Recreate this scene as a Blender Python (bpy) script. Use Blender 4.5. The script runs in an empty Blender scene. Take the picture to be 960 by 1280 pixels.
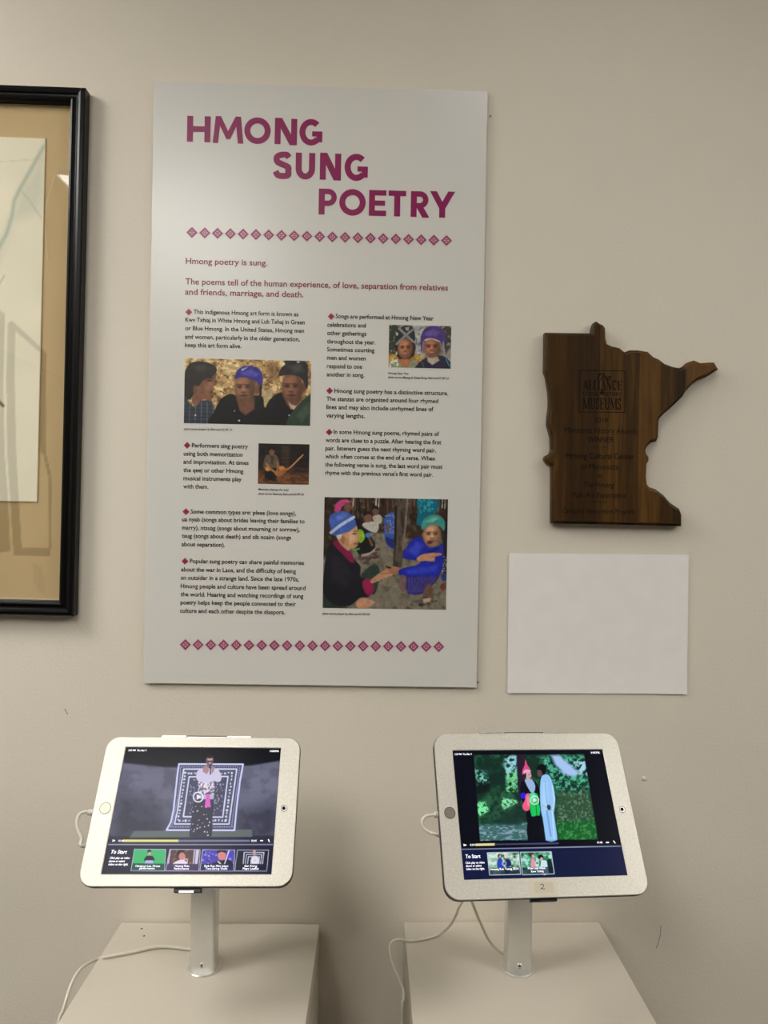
import bpy, bmesh, math, random
import numpy as np
from mathutils import Matrix, Vector, Euler

sc = bpy.context.scene
COL = sc.collection

# ------------------------------------------------------------------ camera
CAM_D, CAM_Z = 1.13316, 1.5
CAM_E = (math.pi / 2 - 0.00324, -0.01462, -0.02028)
CAM_F, CAM_PX, CAM_PY = 920.684, 4.3686, 10.844          # focal length and principal point, in pixels of 960x1280
cam = bpy.data.cameras.new('camera')
cam.sensor_fit = 'VERTICAL'
cam.sensor_height = 36.0
cam.sensor_width = 27.0
cam.lens = CAM_F * 36.0 / 1280.0
cam.shift_x = -CAM_PX / 1280.0
cam.shift_y = CAM_PY / 1280.0
cam.clip_start = 0.02
cam_o = bpy.data.objects.new('camera', cam)
cam_o.location = (0, -CAM_D, CAM_Z)
cam_o.rotation_euler = CAM_E
COL.objects.link(cam_o)
sc.camera = cam_o

# ------------------------------------------------------------------ world, exposure
w = bpy.data.worlds.new('world')
sc.world = w
w.use_nodes = True
w.node_tree.nodes['Background'].inputs[0].default_value = (0.9, 0.93, 1.0, 1)
w.node_tree.nodes['Background'].inputs[1].default_value = 0.05
vs = sc.view_settings
vs.view_transform = 'Standard'
vs.look = 'None'
vs.gamma = 1.0
vs.use_curve_mapping = False
vs.exposure = 0.0

LIGHT_COL = (1.0, 0.98, 0.925)
CEIL_Z = 2.62
# centre x, centre y, size x, size y, radiance of the ceiling light panels; all but the first are added fill
PANELS = [(-0.75, -1.92, 0.60, 1.20, 11.5), (1.9, -1.40, 0.60, 1.20, 15.0), (-1.50, -0.76, 0.60, 0.66, 25.0), (0.36, -0.62, 0.22, 0.22, 13.0)]

# ------------------------------------------------------------------ helpers
def S(r, g, b):
    f = lambda c: (c / 255) / 12.92 if c / 255 <= 0.04045 else ((c / 255 + 0.055) / 1.055) ** 2.4
    return (f(r), f(g), f(b))

def lin(a):
    a = np.clip(a, 0, 255) / 255.0
    return np.where(a <= 0.04045, a / 12.92, ((a + 0.055) / 1.055) ** 2.4)

CAM_R = Euler(CAM_E, 'XYZ').to_matrix()
CAM_C = Vector((0, -CAM_D, CAM_Z))

def ray(px, py):
    return CAM_R @ Vector(((px - 480 - CAM_PX) / CAM_F, -(py - 640 - CAM_PY) / CAM_F, -1.0))

def on_plane(px, py, o, n):
    d = ray(px, py)
    o, n = Vector(o), Vector(n)
    return CAM_C + d * ((o - CAM_C).dot(n) / d.dot(n))

def wall_pt(px, py, y=0.0):
    return on_plane(px, py, (0, y, 0), (0, 1, 0))

class Plane:
    """A flat surface with its own axes: photo pixel -> metres on that surface (u right, v up)."""
    def __init__(self, M):
        self.M = M
        self.o = M.translation
        self.n = M.to_3x3().col[2].normalized()
        self.I = M.inverted()
    def uv(self, px, py):
        p = self.I @ on_plane(px, py, self.o, self.n)
        return p.x, p.y

def mesh_from(verts, faces, smooth=False):
    me = bpy.data.meshes.new('mesh')
    me.from_pydata([tuple(v) for v in verts], [], faces)
    me.update()
    if smooth:
        me.polygons.foreach_set('use_smooth', [True] * len(me.polygons))
    return me

def obj(name, me, mat, parent=None, M=None, label=None):
    me.name = name
    o = bpy.data.objects.new(name, me)
    COL.objects.link(o)
    if mat is not None:
        if isinstance(mat, (list, tuple)):
            for m in mat:
                me.materials.append(m)
        elif not me.materials:
            me.materials.append(mat)
    if parent is not None:
        o.parent = parent
    if M is not None:
        o.matrix_local = M
    if label:
        o['label'] = label
    return o

def tag(o, label, cat, group=None):
    o['label'] = label
    o['category'] = cat
    if group:
        o['group'] = group
    return o

def struct(o):
    o['kind'] = 'structure'
    return o

def empty(name, loc, rot=(0, 0, 0)):
    o = bpy.data.objects.new(name, None)
    o.empty_display_size = 0.05
    o.location = loc
    o.rotation_euler = rot
    COL.objects.link(o)
    return o

def box_bm(bm, x0, x1, y0, y1, z0, z1):
    v = [bm.verts.new(p) for p in ((x0, y0, z0), (x1, y0, z0), (x1, y1, z0), (x0, y1, z0), (x0, y0, z1), (x1, y0, z1), (x1, y1, z1), (x0, y1, z1))]
    for f in ((0, 3, 2, 1), (4, 5, 6, 7), (0, 1, 5, 4), (1, 2, 6, 5), (2, 3, 7, 6), (3, 0, 4, 7)):
        bm.faces.new([v[i] for i in f])

def box(x0, x1, y0, y1, z0, z1, bevel=0.0, seg=2):
    bm = bmesh.new()
    box_bm(bm, x0, x1, y0, y1, z0, z1)
    if bevel:
        bmesh.ops.bevel(bm, geom=bm.edges[:], offset=bevel, segments=seg, affect='EDGES', profile=0.5)
    me = bpy.data.meshes.new('box')
    bm.to_mesh(me)
    bm.free()
    return me

def loops_mesh(loops, cap0=True, cap1=True, smooth=False):
    """Skin a list of closed loops that have equal point counts."""
    n = len(loops[0])
    verts = [p for L in loops for p in L]
    faces = []
    for k in range(len(loops) - 1):
        for i in range(n):
            j = (i + 1) % n
            faces.append((k * n + i, k * n + j, (k + 1) * n + j, (k + 1) * n + i))
    if cap0:
        faces.append(tuple(range(n))[::-1])
    if cap1:
        faces.append(tuple((len(loops) - 1) * n + i for i in range(n)))
    me = mesh_from(verts, faces, smooth)
    return me

def rrect(w_, h_, r, k=6):
    pts = []
    for (cx, cy, a0) in ((w_ / 2 - r, h_ / 2 - r, 0), (-w_ / 2 + r, h_ / 2 - r, 90), (-w_ / 2 + r, -h_ / 2 + r, 180), (w_ / 2 - r, -h_ / 2 + r, 270)):
        for i in range(k + 1):
            a = math.radians(a0 + 90 * i / k)
            pts.append((cx + r * math.cos(a), cy + r * math.sin(a)))
    return pts

def circle(r, n=32, cx=0, cy=0):
    return [(cx + r * math.cos(2 * math.pi * i / n), cy + r * math.sin(2 * math.pi * i / n)) for i in range(n)]

def tube(points, r, seg=10, sub=8):
    """Smooth tube through points (Catmull-Rom)."""
    P = [Vector(p) for p in points]
    P = [P[0] * 2 - P[1]] + P + [P[-1] * 2 - P[-2]]
    C = []
    for i in range(1, len(P) - 2):
        for s in range(sub):
            t = s / sub
            a, b, c, d = P[i - 1], P[i], P[i + 1], P[i + 2]
            C.append(0.5 * ((2 * b) + (c - a) * t + (2 * a - 5 * b + 4 * c - d) * t * t + (3 * b - a - 3 * c + d) * t ** 3))
    C.append(P[-2])
    loops = []
    N = None
    for i, p in enumerate(C):
        T = (C[min(i + 1, len(C) - 1)] - C[max(i - 1, 0)]).normalized()
        if N is None:
            N = T.orthogonal().normalized()
        N = (N - T * N.dot(T)).normalized()
        B = T.cross(N)
        loops.append([p + (N * math.cos(a) + B * math.sin(a)) * r for a in [2 * math.pi * q / seg for q in range(seg)]])
    return loops_mesh(loops, smooth=True)

# ------------------------------------------------------------------ materials
def nodes_of(m):
    m.use_nodes = True
    return m.node_tree.nodes, m.node_tree.links, m.node_tree.nodes['Principled BSDF']

def mat(name, col, rough=0.5, metal=0.0, spec=0.5, vary=0.0, vscale=20.0, bump=0.0, bscale=200.0, bdist=0.001, coat=0.0):
    m = bpy.data.materials.new(name)
    n, l, b = nodes_of(m)
    b.inputs['Base Color'].default_value = (*col, 1)
    b.inputs['Roughness'].default_value = rough
    b.inputs['Metallic'].default_value = metal
    b.inputs['Specular IOR Level'].default_value = spec
    b.inputs['Coat Weight'].default_value = coat
    tc = n.new('ShaderNodeTexCoord')
    if vary:
        nz = n.new('ShaderNodeTexNoise')
        nz.inputs['Scale'].default_value = vscale
        nz.inputs['Detail'].default_value = 4
        l.new(tc.outputs['Object'], nz.inputs['Vector'])
        r = n.new('ShaderNodeValToRGB')
        r.color_ramp.elements[0].position = 0.3
        r.color_ramp.elements[1].position = 0.7
        r.color_ramp.elements[0].color = (*[c * (1 - vary) for c in col], 1)
        r.color_ramp.elements[1].color = (*[min(1, c * (1 + vary)) for c in col], 1)
        l.new(nz.outputs[0], r.inputs[0])
        l.new(r.outputs[0], b.inputs['Base Color'])
    if bump:
        nb = n.new('ShaderNodeTexNoise')
        nb.inputs['Scale'].default_value = bscale
        nb.inputs['Detail'].default_value = 3
        l.new(tc.outputs['Object'], nb.inputs['Vector'])
        bp = n.new('ShaderNodeBump')
        bp.inputs['Strength'].default_value = bump
        bp.inputs['Distance'].default_value = bdist
        l.new(nb.outputs[0], bp.inputs['Height'])
        l.new(bp.outputs[0], b.inputs['Normal'])
    return m

def mat_print(name, rough=0.4, spec=0.4):
    m = bpy.data.materials.new(name)
    n, l, b = nodes_of(m)
    a = n.new('ShaderNodeAttribute')
    a.attribute_name = 'ink'
    l.new(a.outputs['Color'], b.inputs['Base Color'])
    b.inputs['Roughness'].default_value = rough
    b.inputs['Specular IOR Level'].default_value = spec
    return m

def mat_screen(name, strength):
    m = bpy.data.materials.new(name)
    n, l, b = nodes_of(m)
    a = n.new('ShaderNodeAttribute')
    a.attribute_name = 'ink'
    b.inputs['Base Color'].default_value = (0.004, 0.004, 0.006, 1)
    b.inputs['Roughness'].default_value = 0.2
    b.inputs['Specular IOR Level'].default_value = 0.08
    l.new(a.outputs['Color'], b.inputs['Emission Color'])
    b.inputs['Emission Strength'].default_value = strength
    return m

def mat_emit(name, col, strength):
    m = bpy.data.materials.new(name)
    n, l, b = nodes_of(m)
    b.inputs['Base Color'].default_value = (*[c * 0.8 for c in col], 1)
    b.inputs['Emission Color'].default_value = (*col, 1)
    b.inputs['Emission Strength'].default_value = strength
    return m

def mat_glass(name):
    """Thin picture glass: clear sheet with a Fresnel reflection."""
    m = bpy.data.materials.new(name)
    m.use_nodes = True
    n, l = m.node_tree.nodes, m.node_tree.links
    n.remove(n['Principled BSDF'])
    out = n['Material Output']
    tr = n.new('ShaderNodeBsdfTransparent')
    tr.inputs[0].default_value = (0.995, 0.998, 0.993, 1)
    gl = n.new('ShaderNodeBsdfGlossy')
    gl.inputs['Roughness'].default_value = 0.01
    fr = n.new('ShaderNodeFresnel')
    ge = n.new('ShaderNodeNewGeometry')
    md = n.new('ShaderNodeMath')          # same index for both faces of the thin sheet
    md.operation = 'MULTIPLY_ADD'
    md.inputs[1].default_value = 1 / 1.42 - 1.42
    md.inputs[2].default_value = 1.42
    l.new(ge.outputs['Backfacing'], md.inputs[0])
    l.new(md.outputs[0], fr.inputs[0])
    mx = n.new('ShaderNodeMixShader')
    l.new(fr.outputs[0], mx.inputs[0])
    l.new(tr.outputs[0], mx.inputs[1])
    l.new(gl.outputs[0], mx.inputs[2])
    l.new(mx.outputs[0], out.inputs[0])
    return m

def mat_wood(name):
    m = bpy.data.materials.new(name)
    n, l, b = nodes_of(m)
    tc = n.new('ShaderNodeTexCoord')
    sep = n.new('ShaderNodeSeparateXYZ')
    l.new(tc.outputs['Object'], sep.inputs[0])
    # glued strips of different tone
    strips = n.new('ShaderNodeValToRGB')
    strips.color_ramp.interpolation = 'CONSTANT'
    mr = n.new('ShaderNodeMapRange')
    mr.inputs[1].default_value = -0.14
    mr.inputs[2].default_value = 0.14
    l.new(sep.outputs[0], mr.inputs[0])
    l.new(mr.outputs[0], strips.inputs[0])
    els = strips.color_ramp.elements
    data = [(0.0, 0.52), (0.16, 0.40), (0.33, 0.62), (0.46, 0.52), (0.55, 0.70), (0.665, 0.50), (0.74, 0.36), (0.80, 0.74)]
    els[0].position, els[0].color = data[0][0], (data[0][1],) * 3 + (1,)
    els[1].position, els[1].color = data[1][0], (data[1][1],) * 3 + (1,)
    for p, c in data[2:]:
        e = els.new(p)
        e.color = (c, c, c, 1)
    mp = n.new('ShaderNodeMapping')
    mp.inputs['Scale'].default_value = (90, 90, 4.5)
    l.new(tc.outputs['Object'], mp.inputs[0])
    nz = n.new('ShaderNodeTexNoise')
    nz.inputs['Scale'].default_value = 1.6
    nz.inputs['Detail'].default_value = 6
    nz.inputs['Roughness'].default_value = 0.65
    nz.inputs['Distortion'].default_value = 0.6
    l.new(mp.outputs[0], nz.inputs['Vector'])
    mix = n.new('ShaderNodeMath')
    mix.operation = 'MULTIPLY_ADD'
    mix.inputs[1].default_value = 0.8
    l.new(nz.outputs[0], mix.inputs[0])
    sb = n.new('ShaderNodeMath')
    sb.operation = 'SUBTRACT'
    sb.inputs[1].default_value = 0.42
    l.new(strips.outputs[0], sb.inputs[0])
    l.new(sb.outputs[0], mix.inputs[2])
    cr = n.new('ShaderNodeValToRGB')
    cr.color_ramp.elements[0].position = 0.15
    cr.color_ramp.elements[0].color = (*S(30, 18, 7), 1)
    cr.color_ramp.elements[1].position = 0.95
    cr.color_ramp.elements[1].color = (*S(116, 80, 34), 1)
    e = cr.color_ramp.elements.new(0.5)
    e.color = (*S(63, 42, 16), 1)
    l.new(mix.outputs[0], cr.inputs[0])
    l.new(cr.outputs[0], b.inputs['Base Color'])
    b.inputs['Roughness'].default_value = 0.42
    b.inputs['Specular IOR Level'].default_value = 0.2
    return m

M_WALL = mat('wall_paint', S(227, 218, 203), 0.85, spec=0.15, vary=0.015, vscale=3, bump=0.4, bscale=260, bdist=0.0012)
M_CEIL = mat('ceiling_tile', S(222, 219, 210), 0.9, vary=0.03, vscale=60)
M_FLOOR = mat('carpet', S(48, 45, 43), 0.95, vary=0.15, vscale=90)
M_TROFFER = mat('white_metal', S(230, 230, 226), 0.4)
M_BOARD = mat('poster_face', S(222, 219, 213), 0.27, spec=0.5, bump=0.02, bscale=400, bdist=0.0003)
M_FOAM = mat('foam_core', S(226, 222, 212), 0.8)
M_TITLE = mat('magenta_ink', S(142, 14, 86), 0.34, spec=0.5)
M_CRIM = mat('crimson_ink', S(140, 36, 66), 0.36, spec=0.5)
M_BLACK_INK = mat('black_ink', S(24, 22, 24), 0.36, spec=0.5)
M_ROSE = mat('rose_ink', S(164, 52, 92), 0.36)
M_DARKROSE = mat('dark_rose_ink', S(128, 26, 74), 0.36)
M_PINK = mat('pale_pink_ink', S(226, 168, 190), 0.36)
M_PRINT = mat_print('photo_print')
M_ART = mat_print('watercolour_paper', 0.8, 0.2)
M_MAT = mat_print('mat_board', 0.85, 0.2)
M_FRAME = mat('black_lacquer', (0.003, 0.003, 0.003), 0.3, spec=0.22)
M_LINER = mat('cream_liner', S(214, 202, 172), 0.7)
M_GLASS = mat_glass('picture_glass')
M_SCRATCH = mat('scratch', S(215, 200, 170), 0.6)
M_WOOD = mat_wood('walnut')
M_ENGR = mat('burnt_engraving', S(15, 8, 5), 0.8, spec=0.2)
M_PAPER = mat('copy_paper', S(243, 239, 236), 0.75, vary=0.02, vscale=30)
M_ALU = mat('satin_aluminium', S(214, 209, 198), 0.42, metal=0.35, vary=0.10, vscale=520, bump=0.1, bscale=1500, bdist=0.0003)
M_POST = mat('brushed_aluminium', S(214, 212, 206), 0.3, metal=0.55, vary=0.03, vscale=60)
M_SHELL = mat('dark_shell', S(52, 50, 52), 0.45)
M_DARK = mat('dark_metal', S(42, 38, 36), 0.4, metal=0.4)
M_BTN = mat('button_disc', S(226, 216, 190), 0.4, metal=0.2)
M_BTN2 = mat('grey_button_disc', S(140, 130, 120), 0.35, metal=0.3)
M_LENS = mat('lens_glass', S(14, 14, 20), 0.1)
M_SILVER = mat('bright_silver', S(220, 218, 212), 0.25, metal=0.7)
M_CABLE = mat('white_cable', S(214, 208, 194), 0.45)
M_PED = mat('pedestal_paint', S(200, 192, 178), 0.42, spec=0.45, vary=0.012, vscale=8, bump=0.04, bscale=60, bdist=0.0006)
M_HOLE = mat('hole', S(20, 18, 16), 0.9)
M_UI = mat_emit('screen_white', S(235, 235, 250), 1.0)
M_SCR = mat_screen('tablet_display', 1.0)
M_TAPE = mat('clear_tape', S(218, 210, 192), 0.25)
M_NOTE = mat('note_paper', S(205, 195, 174), 0.7)
M_PEN = mat('pen_ink', S(52, 44, 40), 0.6)
M_GREYFRAME = mat('scuff', S(96, 88, 78), 0.8)

# ------------------------------------------------------------------ room shell
X0, X1, Y0 = -2.6, 3.4, -5.2
fl = struct(obj('floor', box(X0, X1, Y0, 0, -0.08, 0), M_FLOOR))
ce = struct(obj('ceiling', box(X0, X1, Y0, 0, CEIL_Z + 0.012, CEIL_Z + 0.08), M_CEIL))
wb = struct(obj('wall_back', box(X0, X1, 0, 0.12, 0, CEIL_Z), M_WALL))
M_WALL2 = mat('grey_wall_paint', S(172, 166, 156), 0.7, spec=0.3, bump=0.35, bscale=260, bdist=0.0012)
struct(obj('wall_left', box(X0 - 0.12, X0, Y0, 0, 0, CEIL_Z), M_WALL2))
struct(obj('wall_right', box(X1, X1 + 0.12, Y0, 0, 0, CEIL_Z), M_WALL2))
struct(obj('wall_front', box(X0, X1, Y0 - 0.12, Y0, 0, CEIL_Z), M_WALL2))
struct(obj('baseboard_back', box(X0, X1, -0.012, 0, 0, 0.1, 0.003), M_FOAM))
# small wear on the wall: a filled hole, a pencil-like scratch, a dent
bump_c = wall_pt(805, 973, 0)
loops = [[(bump_c.x + q[0], y, bump_c.z + q[1]) for q in circle(r, 12)] for r, y in ((0.0035, 0.0), (0.003, -0.0012), (0.0012, -0.0018))]
obj('filler_bump', loops_mesh(loops, smooth=True), M_WALL, wb)
p = [wall_pt(x, y, -0.0002) for x, y in ((826, 1157), (825.5, 1168), (823, 1178), (820.5, 1185))]
obj('scratch', tube(p, 0.00035, 6, 4), M_GREYFRAME, wb)
p = [wall_pt(x, y, -0.0002) for x, y in ((81, 886), (83, 890), (85, 893))]
obj('scuff', tube(p, 0.0005, 6, 4), M_GREYFRAME, wb)

# ceiling lights; only the first is mirrored, the rest are added to brighten the wall
plabels = ['recessed ceiling light panel behind the camera, the one mirrored in the picture glass', 'unseen ceiling fill panel added to the right of the plaque',
           'unseen square ceiling fill panel added close to the wall on the left', 'small unseen square fill light added above the poster']
for (cx, cy, sx, sy, rad), lb in zip(PANELS, plabels):
    t = tag(empty('ceiling_or_fill_light', (cx, cy, CEIL_Z)), lb, 'ceiling light', 'recessed ceiling light panel and added fill panels')
    bm = bmesh.new()
    f = 0.03
    box_bm(bm, -sx / 2 - f, -sx / 2, -sy / 2 - f, sy / 2 + f, -0.012, 0.012)
    box_bm(bm, sx / 2, sx / 2 + f, -sy / 2 - f, sy / 2 + f, -0.012, 0.012)
    box_bm(bm, -sx / 2, sx / 2, -sy / 2 - f, -sy / 2, -0.012, 0.012)
    box_bm(bm, -sx / 2, sx / 2, sy / 2, sy / 2 + f, -0.012, 0.012)
    me = bpy.data.meshes.new('frame')
    bm.to_mesh(me)
    bm.free()
    obj('light_frame', me, M_TROFFER, t)
    obj('diffuser', box(-sx / 2, sx / 2, -sy / 2, sy / 2, -0.004, 0.008), mat_emit('light_diffuser', LIGHT_COL, rad), t)

# ------------------------------------------------------------------ lettering
def text_raw(s, offset=0.0, shear=0.0):
    cu = bpy.data.curves.new('t', 'FONT')
    cu.body = s
    cu.size = 1.0
    cu.resolution_u = 3
    cu.offset = offset
    cu.shear = shear
    cu.fill_mode = 'FRONT'
    o = bpy.data.objects.new('t', cu)
    COL.objects.link(o)
    bpy.context.view_layer.update()
    dg = bpy.context.evaluated_depsgraph_get()
    ev = o.evaluated_get(dg)
    me = ev.to_mesh()
    n = len(me.vertices)
    V = np.empty(n * 3, dtype=np.float64)
    me.vertices.foreach_get('co', V)
    V = V.reshape(n, 3)[:, :2].copy()
    F = [tuple(p.vertices) for p in me.polygons]
    ev.to_mesh_clear()
    bpy.data.objects.remove(o)
    bpy.data.curves.remove(cu)
    return V, F

CAP = text_raw('H')[0][:, 1].max()

class Letters:
    """Collects flat glyph outlines on a plane (u, v)."""
    def __init__(self):
        self.V, self.F, self.Z = [], [], []
    def add(self, V, F, dz=0.0):
        b = len(self.V)
        self.V += [tuple(v) for v in V]
        self.Z += [dz] * len(V)
        self.F += [tuple(i + b for i in f) for f in F]
    def line(self, s, u0, v0, width, cap, offset=0.012, shear=0.0):
        V, F = text_raw(s, offset, shear)
        if not len(V):
            return
        x0, x1 = V[:, 0].min(), V[:, 0].max()
        U = np.empty_like(V)
        U[:, 0] = u0 + (V[:, 0] - x0) / (x1 - x0) * width
        U[:, 1] = v0 + V[:, 1] * cap / CAP
        self.add(U, F)
    def poly(self, pts, dz=0.0):
        self.add(pts, [tuple(range(len(pts)))], dz)
    def mesh(self, z=0.0, to3=lambda u, v, z: (u, v, z)):
        me = mesh_from([to3(u, v, z + dz) for (u, v), dz in zip(self.V, self.Z)], self.F)
        return me

def catmull(pts, sub=6, closed=False):
    P = [np.array(p, float) for p in pts]
    n = len(P)
    out = []
    rng = range(n) if closed else range(n - 1)
    for i in rng:
        a = P[(i - 1) % n] if closed or i > 0 else 2 * P[0] - P[1]
        b, c = P[i], P[(i + 1) % n]
        d = P[(i + 2) % n] if closed or i + 2 < n else 2 * P[-1] - P[-2]
        for s in range(sub):
            t = s / sub
            out.append(0.5 * (2 * b + (c - a) * t + (2 * a - 5 * b + 4 * c - d) * t * t + (3 * b - a - 3 * c + d) * t ** 3))
    if not closed:
        out.append(P[-1])
    return out

def ribbon(pts, wd, closed=False):
    """Quads of a stroke of width wd along pts."""
    P = [np.array(p, float) for p in pts]
    P = [p for i, p in enumerate(P) if i == 0 or np.linalg.norm(p - P[i - 1]) > 1e-9]
    n = len(P)
    L, R = [], []
    for i in range(n):
        if closed:
            a, c = P[i - 1], P[(i + 1) % n]
            t1 = P[i] - a
            t2 = c - P[i]
        else:
            t1 = P[i] - P[i - 1] if i > 0 else P[1] - P[0]
            t2 = P[i + 1] - P[i] if i < n - 1 else P[-1] - P[-2]
        t1 = t1 / (np.linalg.norm(t1) + 1e-12)
        t2 = t2 / (np.linalg.norm(t2) + 1e-12)
        n1 = np.array([-t1[1], t1[0]])
        n2 = np.array([-t2[1], t2[0]])
        m = n1 + n2
        m = m / (np.linalg.norm(m) + 1e-12)
        k = min(2.0, 1.0 / max(0.3, m.dot(n1)))
        L.append(P[i] + m * wd / 2 * k)
        R.append(P[i] - m * wd / 2 * k)
    out = []
    for i in range(n if closed else n - 1):
        j = (i + 1) % n
        out.append([R[i], R[j], L[j], L[i]])
    return out

def clip_y(poly, lo, hi):
    for sgn, lim in ((1, lo), (-1, -hi)):
        res = []
        for i in range(len(poly)):
            a, b = poly[i], poly[(i + 1) % len(poly)]
            da, db = sgn * a[1] - lim, sgn * b[1] - lim
            if da >= 0:
                res.append(a)
            if (da >= 0) != (db >= 0):
                res.append(a + (b - a) * (da / (da - db)))
        poly = res
        if not poly:
            return poly
    return poly

def arc(cx, cy, rx, ry, a0, a1, n=18):
    return [(cx + rx * math.cos(math.radians(a0 + (a1 - a0) * i / n)), cy + ry * math.sin(math.radians(a0 + (a1 - a0) * i / n))) for i in range(n + 1)]

def glyph(ch, W, t):
    """Bold geometric capitals, cap height 1, width W, stroke t: list of (points, stroke, closed)."""
    h = t / 2
    if ch == 'H':
        return [([(h, 0), (h, 1)], t, 0), ([(W - h, 0), (W - h, 1)], t, 0), ([(h, .5), (W - h, .5)], t * .92, 0)]
    if ch == 'M':
        e = .17
        return [([(h - .03, -.1), (e + .03, 1.02)], t * .9, 0), ([(W - h + .03, -.1), (W - e - .03, 1.02)], t * .9, 0),
                ([(e - .02, 1.1), (W / 2 + .03, .17)], t * .85, 0), ([(W - e + .02, 1.1), (W / 2 - .03, .17)], t * .85, 0)]
    if ch == 'O':
        return [(arc(W / 2, .5, W / 2 - h, .515 - h, 0, 360, 32)[:-1], t, 1)]
    if ch == 'N':
        return [([(h, 0), (h, 1)], t, 0), ([(W - h, 0), (W - h, 1)], t, 0), ([(h - .02, 1.1), (W - h + .02, -.1)], t * 1.05, 0)]
    if ch == 'G':
        return [(arc(W / 2 + .01, .5, W / 2 - h + .005, .515 - h, 46, 318, 26), t, 0), ([(W - h, .12), (W - h, .53)], t, 0), ([(W * .56, .44), (W - .01, .44)], t * .85, 0)]
    if ch == 'S':
        k = catmull([(W - h * .9, .80), (W * .72, .90), (W * .48, .905), (h * 1.15, .82), (h * 1.1, .65), (W * .45, .545), (W * .8, .44), (W - h * 1.05, .29), (W * .80, .13), (W * .5, .095), (W * .24, .13), (h * .65, .27)], 5)
        return [(k, t, 0)]
    if ch == 'U':
        return [([(h, 1), (h, .4)] + arc(W / 2, .4, W / 2 - h, .415 - h, 180, 360, 14) + [(W - h, 1)], t, 0)]
    if ch in 'PR':
        y1 = 1 - h * .9
        y0 = .44
        r = (y1 - y0) / 2
        xs = W - h - r if ch == 'P' else W - h - r - .03
        L = [([(h, 0), (h, 1)], t, 0), ([(h, y1), (xs, y1)] + arc(xs, y0 + r, r, r, 90, -90, 12)[1:] + [(h, y0)], t * .9, 0)]
        if ch == 'R':
            L.append(([(W * .42, .46), (W - h * .9, -.06)], t, 0))
        return L
    if ch == 'E':
        return [([(h, 0), (h, 1)], t, 0), ([(h, 1 - h * .9), (W, 1 - h * .9)], t * .9, 0), ([(h, .5), (W * .93, .5)], t * .86, 0), ([(h, h * .9), (W, h * .9)], t * .9, 0)]
    if ch == 'T':
        return [([(W / 2, 0), (W / 2, 1)], t, 0), ([(0, 1 - h * .9), (W, 1 - h * .9)], t * .9, 0)]
    if ch == 'Y':
        return [([(W / 2, 0), (W / 2, .48)], t, 0), ([(h * .6, 1.08), (W / 2, .38)], t, 0), ([(W - h * .6, 1.08), (W / 2, .38)], t, 0)]
    return []

def serif_glyph(ch, W):
    """Condensed roman capitals with thick and thin strokes and bracket serifs."""
    a, b, q = .17, .07, .06          # thick, thin, serif height
    sv = lambda x, y, ww=.3: ([(x - ww / 2, y), (x + ww / 2, y)], q, 0)
    h = .12
    if ch == 'A':
        return [([(h, 0), (W / 2, 1)], b, 0), ([(W / 2 - .02, 1), (W - h, 0)], a, 0), ([(W * .28, .34), (W * .75, .34)], b, 0), sv(h, .03, .24), sv(W - h, .03, .3)]
    if ch == 'L':
        return [([(h + .04, 0), (h + .04, 1)], a, 0), ([(h, .03), (W, .03)], q, 0), ([(W - .03, 0), (W - .03, .24)], b, 0), sv(h + .04, .97)]
    if ch == 'I':
        return [([(W / 2, 0), (W / 2, 1)], a, 0), sv(W / 2, .97), sv(W / 2, .03)]
    if ch == 'N':
        return [([(h, 0), (h, 1)], b, 0), ([(h - .02, 1), (W - h, 0)], a, 0), ([(W - h, 0), (W - h, 1)], b, 0), sv(h, .03, .24), sv(h, .97, .2), sv(W - h, .97, .24)]
    if ch == 'C':
        return [(arc(W / 2, .5, W / 2 - .07, .44, 50, 310, 18), .13, 0), ([(W - .07, .72), (W - .07, .98)], b, 0)]
    if ch == 'E':
        return [([(h + .04, 0), (h + .04, 1)], a, 0), ([(h, .03), (W, .03)], q, 0), ([(h, .97), (W, .97)], q, 0), ([(h, .52), (W * .78, .52)], q, 0), ([(W - .03, 0), (W - .03, .22)], b, 0), ([(W - .03, .78), (W - .03, 1)], b, 0), ([(W * .76, .4), (W * .76, .64)], b, 0)]
    if ch == 'M':
        return [([(h, 0), (h, 1)], b, 0), ([(h, 1), (W / 2, .05)], a, 0), ([(W / 2, .05), (W - h, 1)], b, 0), ([(W - h, 0), (W - h, 1)], a, 0), sv(h, .03, .24), sv(W - h, .03, .3), sv(W - h, .97, .24), sv(h, .97, .2)]
    if ch == 'U':
        return [([(h + .02, 1), (h + .02, .3)] + arc(W / 2, .3, W / 2 - h - .02, .25, 180, 360, 10) + [(W - h, 1)], .12, 0), ([(h + .05, .3), (h + .05, 1)], a, 0), sv(h + .04, .97), sv(W - h, .97, .22)]
    if ch == 'S':
        k = catmull([(W - .09, .76), (W * .7, .93), (W * .4, .93), (.1, .8), (.14, .62), (W * .5, .5), (W - .12, .36), (W - .09, .18), (W * .6, .06), (W * .3, .07), (.08, .24)], 4)
        return [(k, .125, 0), ([(.06, .02), (.06, .28)], b, 0), ([(W - .07, .72), (W - .07, .98)], b, 0)]
    return []

def glyph_polys(gl, u0, v0, sc_):
    out = []
    for k_, (pts, wd, closed) in enumerate(gl):
        for q in ribbon(pts, wd, closed):
            c = clip_y([np.array(x) for x in q], -.02, 1.02)
            if len(c) >= 3:
                out.append(([(u0 + p[0] * sc_, v0 + p[1] * sc_) for p in c], k_ * 4e-5))
    return out

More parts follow.
